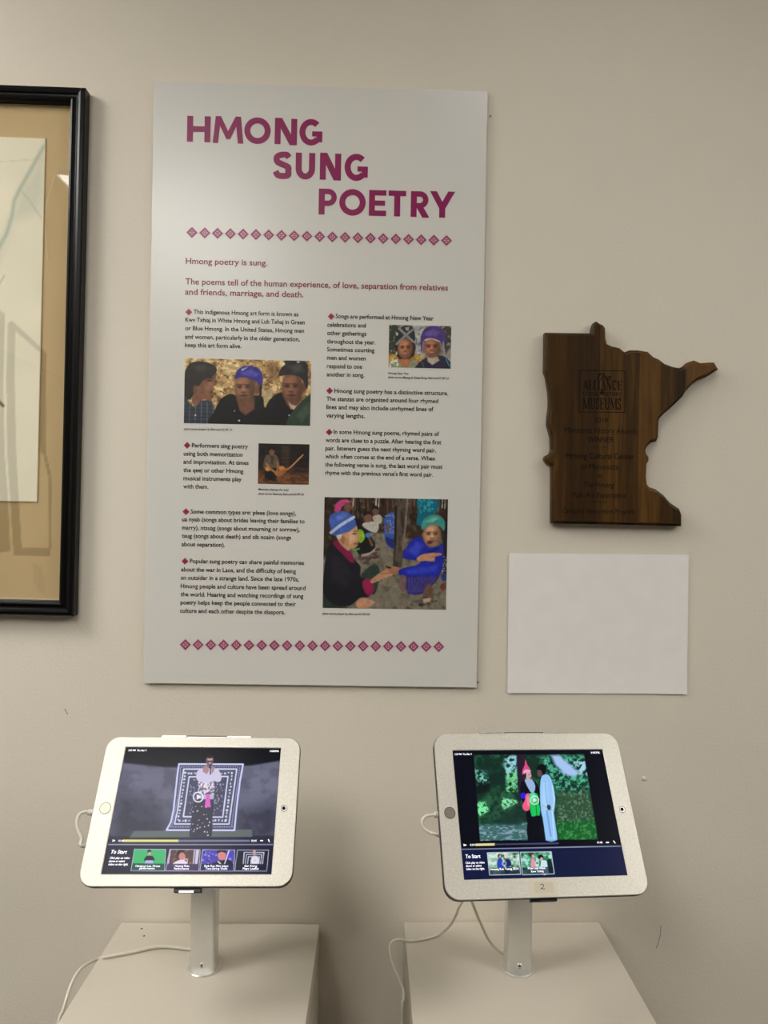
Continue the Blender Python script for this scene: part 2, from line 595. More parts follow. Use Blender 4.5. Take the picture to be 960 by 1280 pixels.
# ------------------------------------------------------------------ painted prints (flat pictures, one colour per vertex)
class Paint:
    """A colour field over a flat rectangle; shapes are given in the drawing units of the current frame."""
    def __init__(self, quad_px, nx, ny, base, seed=1):
        self.nx, self.ny = nx, ny
        s = np.linspace(0, 1, nx + 1)[None, :, None]
        t = np.linspace(0, 1, ny + 1)[:, None, None]
        src = np.array([[0, 0], [1, 0], [1, 1], [0, 1]], float)
        A = []
        B = []
        for (x, y), (X, Y) in zip(src, quad_px):
            A.append([x, y, 1, 0, 0, 0, -x * X, -y * X]); B.append(X)
            A.append([0, 0, 0, x, y, 1, -x * Y, -y * Y]); B.append(Y)
        h = np.linalg.solve(np.array(A), np.array(B))
        s, t = np.broadcast_arrays(s[..., 0], t[..., 0])
        d = h[6] * s + h[7] * t + 1
        self.PX = (h[0] * s + h[1] * t + h[2]) / d
        self.PY = (h[3] * s + h[4] * t + h[5]) / d
        self.C = np.empty((ny + 1, nx + 1, 3))
        self.C[:] = base
        self.rng = np.random.default_rng(seed)
        self.px = max(abs(self.PX[0, -1] - self.PX[0, 0]) / nx, abs(self.PY[-1, 0] - self.PY[0, 0]) / ny)
        self.frame(0, 0, 1)
    def frame(self, x0, y0, s):
        self.X, self.Y, self.s = (self.PX - x0) * s, (self.PY - y0) * s, s
        self.aa = self.px * s * 0.7
    def blend(self, m, col, a=1.0):
        m = (np.clip(m, 0, 1) * a)[..., None]
        self.C = self.C * (1 - m) + np.array(col, float) * m
    def mul(self, m, k):
        self.C = self.C * (1 - np.clip(m, 0, 1)[..., None] * (1 - np.array(k, float)))
    def m_poly(self, pts, soft=None, smooth=0):
        if smooth:
            pts = catmull(pts, smooth, True)
        P = np.array(pts, float)
        soft = soft or self.aa
        x0, x1 = P[:, 0].min() - soft * 2, P[:, 0].max() + soft * 2
        y0, y1 = P[:, 1].min() - soft * 2, P[:, 1].max() + soft * 2
        sel = (self.X >= x0) & (self.X <= x1) & (self.Y >= y0) & (self.Y <= y1)
        x, y = self.X[sel], self.Y[sel]
        out = np.zeros_like(self.X)
        if not len(x):
            return out
        ins = np.zeros(len(x), bool)
        d = np.full(len(x), 1e9)
        for i in range(len(P)):
            ax, ay = P[i]
            bx, by = P[(i + 1) % len(P)]
            c = (ay > y) != (by > y)
            with np.errstate(divide='ignore', invalid='ignore'):
                xi = (bx - ax) * (y - ay) / (by - ay + 1e-12) + ax
            ins ^= c & (x < xi)
            ex, ey = bx - ax, by - ay
            q = np.clip(((x - ax) * ex + (y - ay) * ey) / (ex * ex + ey * ey + 1e-12), 0, 1)
            d = np.minimum(d, np.hypot(x - ax - q * ex, y - ay - q * ey))
        sd = np.where(ins, d, -d)
        out[sel] = np.clip(sd / soft + 0.5, 0, 1)
        return out
    def poly(self, pts, col, soft=None, a=1.0, smooth=0):
        self.blend(self.m_poly(pts, soft, smooth), col, a)
    def ell(self, cx, cy, rx, ry, col, ang=0.0, soft=None, a=1.0):
        c, s = math.cos(math.radians(ang)), math.sin(math.radians(ang))
        dx, dy = self.X - cx, self.Y - cy
        u, v = (dx * c + dy * s) / rx, (-dx * s + dy * c) / ry
        r = np.hypot(u, v)
        soft = soft or self.aa
        self.blend((1 - r) * min(rx, ry) / soft + 0.5, col, a)
    def ring(self, cx, cy, r, wd, col, a=1.0):
        d = np.abs(np.hypot(self.X - cx, self.Y - cy) - r)
        self.blend((wd / 2 - d) / self.aa + 0.5, col, a)
    def m_line(self, pts, wd, soft=None):
        d = np.full(self.X.shape, 1e9)
        for (ax, ay), (bx, by) in zip(pts[:-1], pts[1:]):
            ex, ey = bx - ax, by - ay
            q = np.clip(((self.X - ax) * ex + (self.Y - ay) * ey) / (ex * ex + ey * ey + 1e-12), 0, 1)
            d = np.minimum(d, np.hypot(self.X - ax - q * ex, self.Y - ay - q * ey))
        return np.clip((wd / 2 - d) / (soft or self.aa) + 0.5, 0, 1)
    def line(self, pts, wd, col, soft=None, a=1.0):
        self.blend(self.m_line(pts, wd, soft), col, a)
    def noise(self, scale, octaves=3, sy=1.0):
        tot = np.zeros_like(self.X)
        amp = 1.0
        nrm = 0
        for _ in range(octaves):
            g = self.rng.random((97, 97))
            x, y = self.X / scale, self.Y / (scale * sy)
            xi, yi = np.floor(x).astype(int), np.floor(y).astype(int)
            fx, fy = x - xi, y - yi
            fx, fy = fx * fx * (3 - 2 * fx), fy * fy * (3 - 2 * fy)
            G = lambda a, b: g[b % 97, a % 97]
            tot += amp * ((G(xi, yi) * (1 - fx) + G(xi + 1, yi) * fx) * (1 - fy) + (G(xi, yi + 1) * (1 - fx) + G(xi + 1, yi + 1) * fx) * fy)
            nrm += amp
            amp *= 0.55
            scale /= 2.1
        return tot / nrm
    def band(self, m, lo, hi):
        return np.clip((m - lo) / (hi - lo), 0, 1)
    def dots(self, region, n, r, col, a=0.9):
        P = np.array(region, float)
        x0, y0, x1, y1 = P[:, 0].min(), P[:, 1].min(), P[:, 0].max(), P[:, 1].max()
        msk = self.m_poly(region)
        add = np.zeros_like(self.X)
        for _ in range(n):
            cx, cy = self.rng.uniform(x0, x1), self.rng.uniform(y0, y1)
            rr = r * self.rng.uniform(.6, 1.3)
            add = np.maximum(add, np.clip((rr - np.hypot(self.X - cx, self.Y - cy)) / self.aa + .5, 0, 1))
        self.blend(add * msk, col, a)
    def grain(self, k=0.16, scale=9.0):
        self.frame(0, 0, 4.8)
        g = self.noise(scale * 3, 3) - .5
        h = self.noise(scale, 2) - .5
        self.C = self.C * (1 + k * 1.6 * g + k * h)[..., None]
        # slight photographic softness
        for _ in range(1):
            p = np.pad(self.C, ((1, 1), (1, 1), (0, 0)), 'edge')
            self.C = (p[1:-1, 1:-1] * 4 + p[:-2, 1:-1] + p[2:, 1:-1] + p[1:-1, :-2] + p[1:-1, 2:]) / 8
    def mesh(self, corners, z=0.0, to3=lambda u, v, z: (u, v, z)):
        """corners: TL, TR, BR, BL on the surface, as (u, v)."""
        nx, ny = self.nx, self.ny
        s = np.linspace(0, 1, nx + 1)[None, :]
        t = np.linspace(0, 1, ny + 1)[:, None]
        TL, TR, BR, BL = [np.array(c) for c in corners]
        U = ((1 - s) * (1 - t))[..., None] * TL + (s * (1 - t))[..., None] * TR + (s * t)[..., None] * BR + ((1 - s) * t)[..., None] * BL
        V = np.empty((ny + 1, nx + 1, 3))
        o = to3(0, 0, z)
        e1 = np.array(to3(1, 0, z)) - np.array(o)
        e2 = np.array(to3(0, 1, z)) - np.array(o)
        V[:] = np.array(o) + U[..., :1] * e1 + U[..., 1:] * e2
        me = bpy.data.meshes.new('print')
        nv = (nx + 1) * (ny + 1)
        me.vertices.add(nv)
        me.vertices.foreach_set('co', V.reshape(-1))
        I = np.arange(nv).reshape(ny + 1, nx + 1)
        Q = np.stack([I[1:, :-1], I[1:, 1:], I[:-1, 1:], I[:-1, :-1]], -1).reshape(-1)
        nf = nx * ny
        me.loops.add(nf * 4)
        me.loops.foreach_set('vertex_index', Q.astype(np.int32))
        me.polygons.add(nf)
        me.polygons.foreach_set('loop_start', np.arange(0, nf * 4, 4, dtype=np.int32))
        me.update(calc_edges=True)
        at = me.color_attributes.new('ink', 'FLOAT_COLOR', 'POINT')
        col = np.ones((nv, 4), np.float32)
        col[:, :3] = lin(self.C).reshape(-1, 3)
        at.data.foreach_set('color', col.reshape(-1))
        return me

def crop_px(pts, x0, y0, s):
    return [(x0 + x / s, y0 + y / s) for x, y in pts]




# ------------------------------------------------------------------ exhibit poster (20 x 36 in foam board)
RX90 = Matrix.Rotation(math.pi / 2, 4, 'X')
def wall_matrix(x, z, a):
    return Matrix.Translation((x, 0, z)) @ Matrix.Rotation(-a, 4, 'Y') @ RX90

PM = wall_matrix(-0.08879, 1.69992, -0.00358)
poster = empty('exhibit_poster', (0, 0, 0))
poster.matrix_world = PM
tag(poster, 'tall white exhibit panel titled HMONG SUNG POETRY with magenta lettering and photographs', 'poster')
PT = 0.006
bm = bmesh.new()
box_bm(bm, -.254, .254, -.4572, .4572, 0.0030, PT)
bmesh.ops.bevel(bm, geom=bm.edges[:], offset=0.0005, segments=1, affect='EDGES')
me = bpy.data.meshes.new('foam_board')
bm.to_mesh(me)
bm.free()
me.materials.append(M_FOAM)
me.materials.append(M_BOARD)
for p in me.polygons:
    p.material_index = 1 if p.normal.z > 0.9 else 0
obj('foam_board', me, None, poster)
for x_, y_ in ((-.2, -.4), (.2, -.4), (-.2, .4), (.2, .4)):
    obj('mounting_pad', box(x_ - .012, x_ + .012, y_ - .012, y_ + .012, 0, 0.0031), M_FOAM, poster)
PP = Plane(PM @ Matrix.Translation((0, 0, PT)))
ZI = PT + 0.0003

# title words: per letter left and right edges, in units of an enlarged view of the panel's head
TX = lambda x: 180 + x / 2.182
TY = lambda y: 90 + y / 2.182
for word, edges, top, bot in (('HMONG', [(117, 181), (188, 270), (273, 345), (356, 417), (423, 486)], 119.5, 190),
                              ('SUNG', [(353, 402), (413, 466), (479, 537), (546, 610)], 218, 290),
                              ('POETRY', [(476, 526), (532, 604), (613, 660), (666, 714), (727, 778), (781, 845)], 318, 388.5)):
    L = Letters()
    x_left = edges[0][0]
    u_l, v_t = PP.uv(TX(x_left), TY(top))
    _, v_b = PP.uv(TX(x_left), TY(bot))
    cap = v_t - v_b
    for ch, (a, b) in zip(word, edges):
        ya = bot + (a - x_left) * 0.027
        ua, _ = PP.uv(TX(a), TY(ya))
        ub, _ = PP.uv(TX(b), TY(ya))
        for q in glyph_polys(glyph(ch, (ub - ua) / cap, 0.232), ua, v_b, cap):
            L.poly(*q)
    obj('title_lettering', L.mesh(ZI), M_TITLE, poster, label='bold magenta capitals reading ' + word)

def para(name, lines, cap_px, mat_, off=0.012, shear=0.0, label=None, z=ZI, plane=PP, parent=poster, slope=0.026):
    L = Letters()
    for s, x0, y0, x1 in lines:
        u0, v0 = plane.uv(x0, y0)
        u1, _ = plane.uv(x1, y0 + (x1 - x0) * slope)
        _, v2 = plane.uv(x0, y0 - cap_px)
        L.line(s, u0, v0, u1 - u0, v2 - v0, off, shear)
    return obj(name, L.mesh(z), mat_, parent, label=label)

para('heading_lettering', [("Hmong poetry is sung.", 232.2, 329.7, 334)], 7.3, M_CRIM, 0.014)
para('heading_lettering', [("The poems tell of the human experience, of love, separation from relatives", 231.8, 355.3, 560),
                           ("and friends, marriage, and death.", 231.3, 368.2, 379.4)], 7.3, M_CRIM, 0.014)
BODY = [
 [("This indigenous Hmong art form is known as", 241.9, 392.3, 372.9), ("Kwv Txhiaj in White Hmong and Lub Txhaj in Green", 231.7, 402.1, 381),
  ("or Blue Hmong. In the United States, Hmong men", 231.7, 412.7, 380.2), ("and women, particularly in the older generation,", 231.2, 423.3, 374.6), ("keep this art form alive.", 231.2, 433.7, 301.7)],
 [("Performers sing poetry", 239.8, 559.2, 310), ("using both memorization", 229.6, 569.4, 303.3), ("and improvisation. At times", 229.2, 579.6, 310.8),
  ("the qeej or other Hmong", 229.2, 590, 304.2), ("musical instruments play", 229.2, 600.2, 302), ("with them.", 229, 610.4, 260.6)],
 [("Some common types are: plees (love songs),", 238.3, 641.9, 370), ("ua nyab (songs about brides leaving their families to", 227.5, 651.5, 380.8),
  ("marry), ntsuag (songs about mourning or sorrow),", 227.5, 661.9, 374.6), ("taug (songs about death) and sib ncaim (songs", 227.3, 672.1, 363.75), ("about separation).", 226.9, 682.7, 281.3)],
 [("Popular sung poetry can share painful memories", 237.3, 703.75, 380), ("about the war in Laos, and the difficulty of being", 226.5, 714.2, 370),
  ("an outsider in a strange land. Since the late 1970s,", 226, 724.4, 373.8), ("Hmong people and culture have been spread around", 225.8, 735, 381.9),
  ("the world. Hearing and watching recordings of sung", 225.8, 745.2, 379.2), ("poetry helps keep the people connected to their", 225.6, 755.4, 370), ("culture and each other despite the diaspora.", 225, 765.8, 356.3)],
 [("Songs are performed at Hmong New Year", 419.6, 397.7, 541.9), ("celebrations and", 409.2, 408.3, 457.3), ("other gatherings", 409, 418.75, 457.9), ("throughout the year.", 408.75, 429.2, 469.2),
  ("Sometimes courting", 408.75, 439.2, 468.1), ("men and women", 408.75, 449.6, 457.1), ("respond to one", 408.5, 460, 452.7), ("another in song.", 408.3, 470.4, 455.4)],
 [("Hmong sung poetry has a distinctive structure.", 417.9, 491, 560.2), ("The stanzas are organized around four rhymed", 407.9, 501, 547.7),
  ("lines and may also include unrhymed lines of", 407.9, 511.25, 541.7), ("varying lengths.", 407.7, 521.7, 456)],
 [("In some Hmong sung poems, rhymed pairs of", 417, 542.3, 548.75), ("words are clues to a puzzle. After hearing the first", 406.9, 552.5, 551.5), ("pair, listeners guess the next rhyming word pair,", 406.7, 562.7, 545),
  ("which often comes at the end of a verse. When", 406.5, 572.9, 543.75), ("the following verse is sung, the last word pair must", 406.5, 583.1, 552.9), ("rhyme with the previous verse's first word pair.", 406.5, 593.3, 541.25)],
]
for b in BODY:
    para('paragraph_lettering', b, 5.3, M_BLACK_INK, 0.0155)
for b in ([("photo source: Joaquin Uy, flickr.com/CC BY 2.0", 229.8, 537.3, 290.2)],
          [("Musician playing the qeej", 322.9, 612.9, 360.8), ("photo source: Shearoba, flickr.com/CC BY 2.0", 322.7, 618.3, 379.8)],
          [("Hmong New Year", 485.2, 467.7, 511), ("photo source: Mekong & Chiang Khong, flickr.com/CC BY 2.0", 485.2, 472.7, 561)],
          [("photo source: Joaquin Uy, flickr.com/CC BY 2.0", 403, 768.1, 462)]):
    para('caption_lettering', b, 2.6, M_BLACK_INK, 0.0155, shear=0.2)

# diamond ornaments
def diamond_mesh(h, detailed):
    V, F, MI = [], [], []
    def add(pts, z, mi):
        b = len(V)
        V.extend((x, y, z) for x, y in pts)
        F.append(tuple(range(b, b + len(pts))))
        MI.append(mi)
    dia = lambda r: [(r, 0), (0, r), (-r, 0), (0, -r)]
    add(dia(h), 0, 0)
    if detailed:
        def dring(r0, r1, z, mi):
            A, B = dia(r1), dia(r0)
            for i in range(4):
                j = (i + 1) % 4
                b = len(V)
                V.extend((*q, z) for q in (A[i], A[j], B[j], B[i]))
                F.append((b, b + 1, b + 2, b + 3))
                MI.append(mi)
        dring(h * .86, h * .95, .00006, 2)
        dring(h * .42, h * .55, .00006, 2)
        for a in (0, 90, 180, 270):
            c, s = math.cos(math.radians(a)), math.sin(math.radians(a))
            wd = h * .045
            add([(c * x - s * y, s * x + c * y) for x, y in ((h * .1, -wd), (h * .48, -wd), (h * .48, wd), (h * .1, wd))], .0001, 2)
        add(dia(h * .16), .00012, 2)
        add(dia(h * .09), .00016, 1)
    else:
        add(dia(h * .45), .00006, 1)
    me = mesh_from(V, F)
    for m in (M_DARKROSE, M_ROSE, M_PINK) if detailed else (M_ROSE, M_DARKROSE, M_PINK):
        me.materials.append(m)
    me.polygons.foreach_set('material_index', MI)
    return me
DM = diamond_mesh(0.0089, True)
DM.name = 'diamond_ornament'
for (ax, ay, bx, by) in ((240, 290.7, 558.1, 300.8), (231.7, 805.8, 548.4, 808.4)):
    u0, v0 = PP.uv(ax, ay)
    u1, v1 = PP.uv(bx, by)
    for i in range(21):
        t = i / 20
        o = bpy.data.objects.new('diamond_ornament', DM)
        COL.objects.link(o)
        o.parent = poster
        o.location = (u0 + (u1 - u0) * t, v0 + (v1 - v0) * t, ZI)
DS = diamond_mesh(0.0053, False)
DS.name = 'diamond_bullet'
for x, y in ((236, 390.2), (234, 556.7), (232.5, 639.6), (231.3, 701.5), (414, 395.6), (412, 488.5), (411.5, 540.2)):
    o = bpy.data.objects.new('diamond_bullet', DS)
    COL.objects.link(o)
    o.parent = poster
    u, v = PP.uv(x, y)
    o.location = (u, v, ZI)

def place_photo(P, quad_px, label):
    P.grain()
    c = [PP.uv(*q) for q in quad_px]
    # keep the print a true rectangle on the panel
    u0, u1 = (c[0][0] + c[3][0]) / 2, (c[1][0] + c[2][0]) / 2
    v1, v0 = (c[0][1] + c[1][1]) / 2, (c[2][1] + c[3][1]) / 2
    return obj('photo_print', P.mesh([(u0, v1), (u1, v1), (u1, v0), (u0, v0)], ZI), M_PRINT, poster, label=label)

def face(P, cx, cy, rx, ry, skin, look=0.0, smile=False, ang=0):
    """A small printed face: soft-shaded oval with eye sockets, nose, mouth."""
    s = np.array(skin, float)
    P.ell(cx, cy, rx, ry, s * .78, ang, soft=rx * .25)
    P.ell(cx + look * rx * .25 - rx * .05, cy - ry * .02, rx * .78, ry * .84, s, ang, soft=rx * .5)
    P.ell(cx - rx * .1 + look * rx * .3, cy - ry * .45, rx * .5, ry * .28, np.minimum(s * 1.18, 255), soft=rx * .4, a=.8)
    for k in (-1, 1):
        ex = cx + look * rx * .35 + k * rx * .38
        P.ell(ex, cy - ry * .12, rx * .22, ry * .09, s * .38, soft=rx * .15)
        P.ell(ex, cy - ry * .27, rx * .26, ry * .045, s * .45, soft=rx * .12)
        P.ell(cx + look * rx * .3 + k * rx * .42, cy + ry * .22, rx * .2, ry * .16, np.minimum(s * 1.12, 255), soft=rx * .3, a=.7)
    nx = cx + look * rx * .45
    P.ell(nx, cy + ry * .08, rx * .12, ry * .22, np.minimum(s * 1.15, 255), soft=rx * .18)
    P.ell(nx, cy + ry * .27, rx * .2, ry * .06, s * .55, soft=rx * .12)
    P.ell(cx + look * rx * .35, cy + ry * .5, rx * .34, ry * .085, s * (.55 if smile else .5), soft=rx * .14)
    P.ell(cx + rx * .75, cy + ry * .1, rx * .5, ry * .8, s * .5, soft=rx * .5, a=.45)
    P.ell(cx - rx * .05 + look * rx * .3, cy + ry * .8, rx * .5, ry * .2, s * .6, soft=rx * .3, a=.5)
    if smile:
        P.ell(cx + look * rx * .35, cy + ry * .48, rx * .22, ry * .04, (220, 198, 182), soft=rx * .1)

# photograph 1: three women in front of a thatched wall
q = crop_px([(100, 373), (860, 390), (852, 778), (97, 763)], 210, 370, 4.8)
P = Paint(q, 300, 154, (196, 160, 104), 3)
P.frame(210, 370, 4.8)
n1 = P.noise(46, 4, .8)
n2 = P.noise(20, 3, .7)
P.blend(P.band(n1, .55, .7), (236, 208, 152))
P.blend(P.band(n1, .45, .3), (128, 90, 48))
P.blend(P.band(n2, .62, .74), (248, 226, 176), .8)
P.blend(P.band(n2, .36, .24), (92, 62, 34), .85)
P.poly([(560, 560), (640, 560), (620, 620), (580, 680), (550, 620)], (206, 190, 150), soft=20, a=.7)
P.poly([(590, 400), (660, 400), (660, 520), (600, 500)], (130, 92, 60), soft=30, a=.6)
# left
P.poly([(180, 520), (286, 466), (286, 492), (290, 512), (274, 524), (274, 560), (262, 604), (236, 618), (208, 624), (190, 664), (150, 650), (148, 590)], (128, 86, 64), smooth=4)
P.poly([(236, 520), (276, 500), (272, 560), (240, 590), (222, 560)], (158, 110, 84), soft=24, a=.8)
P.ell(250, 508, 16, 5, (50, 36, 30), soft=6)
P.ell(254, 492, 20, 5, (48, 36, 32), soft=6)
P.ell(262, 577, 14, 4, (90, 50, 42), soft=4)
P.poly([(100, 470), (112, 430), (136, 402), (190, 392), (240, 400), (284, 424), (292, 452), (268, 482), (214, 506), (186, 540), (168, 546), (152, 596), (126, 622), (98, 612)], (46, 42, 38), smooth=4)
P.poly([(150, 420), (220, 412), (250, 440), (180, 460)], (74, 68, 60), soft=26, a=.6)
P.ell(162, 560, 12, 24, (112, 76, 58), soft=6)
P.poly([(97, 606), (126, 636), (162, 668), (200, 630), (262, 634), (280, 690), (268, 770), (95, 768)], (58, 62, 74), smooth=3)
for k in range(6):
    P.line([(100 + k * 34, 640), (92 + k * 36, 768)], 7, (122, 128, 142), a=.5)
    P.line([(97, 660 + k * 22), (280, 664 + k * 22)], 6, (30, 32, 40), a=.5)
P.ell(166, 716, 5, 5, (230, 230, 230))
# middle
P.poly([(262, 772), (278, 696), (316, 622), (376, 588), (430, 606), (560, 600), (578, 664), (604, 690), (590, 776)], (24, 23, 22), smooth=4)
P.poly([(410, 610), (520, 610), (520, 680), (466, 716), (430, 690)], (118, 78, 58), soft=12)
face(P, 462, 556, 62, 84, (150, 104, 78), -0.35)
P.ell(536, 562, 15, 30, (122, 80, 60), soft=6)
P.poly([(548, 530), (566, 520), (562, 600), (548, 640)], (34, 28, 30), soft=6)
P.poly([(400, 498), (414, 452), (450, 424), (500, 421), (548, 440), (568, 486), (560, 540), (520, 508), (468, 490), (428, 490)], (52, 48, 140), smooth=4)
P.poly([(430, 462), (500, 440), (550, 470), (520, 490), (450, 476)], (92, 88, 186), soft=14, a=.8)
P.poly([(440, 440), (480, 426), (470, 434), (444, 450)], (214, 214, 220), soft=6)
P.line([(404, 640), (440, 720), (432, 772)], 4, (10, 10, 10))
P.ell(428, 748, 6, 6, (210, 200, 190))
P.ell(400, 690, 5, 5, (150, 140, 130))
# right
P.poly([(578, 700), (612, 622), (676, 580), (720, 600), (760, 660), (740, 780), (580, 776)], (22, 21, 22), smooth=4)
P.poly([(700, 590), (800, 580), (790, 660), (740, 680), (712, 650)], (112, 74, 56), soft=12)
P.poly([(690, 560), (714, 610), (742, 652), (770, 660), (800, 632), (812, 640), (776, 690), (736, 676)], (196, 170, 140), soft=8)
face(P, 746, 552, 64, 88, (140, 92, 68), -0.25)
P.ell(818, 548, 14, 30, (110, 70, 52), soft=6)
P.poly([(664, 478), (680, 432), (704, 410), (704, 388), (822, 392), (838, 440), (838, 560), (812, 512), (790, 488), (744, 474), (700, 476)], (44, 41, 42), smooth=3)
P.poly([(720, 420), (800, 410), (820, 450), (760, 460)], (84, 80, 78), soft=20, a=.7)
P.ell(782, 396, 10, 5, (200, 200, 200), soft=5)
P.poly([(712, 780), (744, 700), (800, 634), (852, 590), (862, 600), (858, 782)], (48, 64, 50), smooth=3)
P.poly([(770, 720), (820, 660), (850, 640), (852, 700), (800, 760)], (74, 92, 74), soft=20, a=.7)
P.ell(727, 716, 5, 5, (190, 190, 170))
place_photo(P, q, 'printed photograph of three women before a straw wall, one in a blue turban')

# photograph 2: two people in festive hats
q = crop_px([(438, 123), (811, 135), (808, 388), (436, 380)], 395, 380, 4.8)
P = Paint(q, 170, 118, (150, 150, 142), 5)
P.frame(395, 380, 4.8)
P.poly([(430, 120), (500, 120), (490, 330), (430, 330)], (58, 64, 48), soft=20)
P.poly([(430, 300), (640, 300), (640, 400), (430, 400)], (206, 156, 72), soft=30)
P.poly([(585, 120), (650, 120), (640, 300), (590, 300)], (176, 178, 176), soft=12)
P.poly([(740, 120), (815, 120), (815, 240), (780, 300), (760, 240)], (66, 62, 58), soft=14)
P.blend(P.band(P.noise(14, 3), .6, .72), (220, 214, 196), .6)
P.blend(P.band(P.noise(14, 3), .4, .25), (60, 58, 50), .6)
P.poly([(438, 392), (446, 360), (486, 330), (530, 318), (580, 330), (620, 360), (626, 392)], (142, 150, 120), smooth=3)
P.poly([(488, 330), (520, 310), (560, 312), (580, 336), (552, 378), (516, 376)], (176, 116, 82), soft=6)
P.blend(P.m_poly([(438, 350), (490, 330), (500, 392), (438, 392)]) * P.band(P.noise(10, 2), .5, .6), (226, 226, 210))
P.poly([(478, 300), (472, 240), (500, 210), (580, 205), (600, 260), (590, 310), (560, 330), (500, 330)], (34, 28, 28), soft=8)
face(P, 536, 268, 46, 60, (178, 118, 84), .05, True)
P.poly([(472, 250), (476, 186), (500, 146), (546, 128), (586, 148), (596, 222), (574, 214), (540, 204), (504, 222)], (50, 50, 52), smooth=3)
P.line([(500, 148), (540, 186), (584, 226)], 15, (140, 140, 138))
P.line([(586, 150), (540, 186), (484, 240)], 15, (134, 134, 132))
P.ell(486, 180, 7, 10, (200, 200, 200))
P.poly([(534, 140), (560, 136), (556, 160), (540, 158)], (170, 168, 160), soft=5)
P.ell(484, 296, 5, 12, (210, 205, 195))
P.poly([(606, 396), (628, 346), (680, 316), (740, 308), (790, 330), (812, 392)], (52, 42, 66), smooth=3)
P.poly([(668, 320), (730, 312), (742, 340), (700, 366), (672, 346)], (186, 176, 156), soft=6)
P.line([(780, 330), (800, 372)], 7, (40, 150, 160))
P.line([(640, 350), (650, 388)], 6, (50, 120, 60))
face(P, 696, 262, 50, 60, (172, 114, 86), 0, True)
P.poly([(634, 296), (628, 206), (650, 152), (702, 131), (752, 146), (778, 196), (770, 268), (744, 222), (694, 206), (656, 214), (648, 290)], (78, 58, 124), smooth=3)
P.poly([(650, 180), (700, 150), (740, 170), (720, 192), (670, 196)], (112, 92, 164), soft=12, a=.8)
P.line([(652, 218), (694, 208), (742, 226)], 6, (206, 196, 210))
P.line([(646, 226), (640, 300)], 8, (150, 130, 120))
P.line([(764, 230), (770, 300)], 8, (160, 150, 150))
place_photo(P, q, 'printed photograph of two smiling people in festive hats')

# photograph 3: seated musician
q = crop_px([(543, 67), (849, 75), (845, 317), (540, 310)], 210, 540, 4.8)
P = Paint(q, 140, 112, (38, 31, 27), 7)
P.frame(210, 540, 4.8)
P.poly([(680, 80), (730, 80), (726, 220), (684, 220)], (66, 48, 36), soft=12)
P.blend(P.band(P.Y, 205, 260), (112, 70, 42))
P.blend(P.band(P.Y, 240, 320), (140, 90, 56), .6)
P.poly([(750, 225), (850, 222), (850, 245), (750, 240)], (58, 50, 46), soft=6)
P.mul(P.band(P.noise(30, 3, .4), .55, .4), (.7, .7, .7))
P.poly([(580, 200), (640, 200), (664, 250), (640, 292), (582, 288)], (26, 22, 22), soft=8)
P.poly([(574, 214), (582, 150), (606, 134), (650, 138), (668, 184), (668, 212), (624, 216)], (98, 84, 68), smooth=3)
P.poly([(616, 140), (636, 144), (630, 196), (616, 190)], (66, 56, 46), soft=6)
P.ell(624, 114, 17, 24, (136, 92, 66), soft=5)
P.poly([(604, 112), (608, 92), (630, 86), (646, 100), (642, 110), (620, 102)], (18, 16, 18), smooth=3)
P.line([(614, 113), (638, 113)], 3, (40, 28, 24))
P.ell(600, 222, 18, 13, (206, 140, 72), soft=6)
P.ell(682, 216, 19, 13, (206, 140, 72), soft=6)
P.line([(590, 190), (616, 222), (648, 244)], 13, (168, 114, 76))
P.line([(655, 180), (660, 214), (652, 244)], 12, (160, 108, 72))
P.poly([(640, 244), (690, 222), (720, 218), (700, 248), (660, 268)], (176, 110, 56), smooth=3)
P.line([(690, 246), (744, 204), (810, 138)], 8, (206, 146, 96))
P.line([(660, 262), (740, 214)], 7, (150, 92, 54))
P.ell(588, 288, 18, 9, (66, 44, 40), soft=4)
P.ell(640, 290, 16, 8, (50, 34, 30), soft=4)
place_photo(P, q, 'printed photograph of a seated man playing a long reed instrument on a dark stage')

# photograph 4: a man and a woman squatting, holding hands
q = crop_px([(48, 52), (738, 62), (724, 680), (36, 668)], 395, 610, 4.465)
P = Paint(q, 270, 242, (126, 118, 102), 9)
P.frame(395, 610, 4.465)
P.poly([(20, 40), (760, 40), (760, 210), (640, 330), (440, 250), (250, 250), (130, 300), (20, 420)], (58, 42, 32), soft=18)
for i in range(26):
    x = 180 + i * 22 + P.rng.uniform(-5, 5)
    P.line([(x, 40), (x + P.rng.uniform(-6, 4), 70 + P.rng.uniform(20, 90))], P.rng.uniform(5, 13), (110, 82, 60) if i % 3 else (24, 18, 16))
for x in (210, 336, 352, 684, 708, 722):
    P.line([(x, 50), (x - 3, 50 + P.rng.uniform(40, 100))], 5, (236, 232, 226))
P.mul(P.band(P.noise(40, 4), .5, .3), (.72, .7, .68))
P.blend(P.band(P.noise(26, 4), .6, .75), (158, 150, 134), .45)
for i in range(16):
    P.ell(P.rng.uniform(250, 345), P.rng.uniform(335, 420), 16, 6, (84, 58, 58), ang=P.rng.uniform(-30, 30), soft=3)
P.poly([(380, 180), (402, 146), (440, 146), (440, 300), (420, 340), (384, 290)], (66, 92, 172), smooth=3)
P.dots([(384, 150), (440, 150), (440, 260), (384, 250)], 40, 4, (140, 160, 214))
P.poly([(384, 270), (440, 290), (436, 345), (392, 310)], (34, 44, 120), soft=5)
P.ell(400, 225, 12, 20, (122, 84, 64), soft=4)
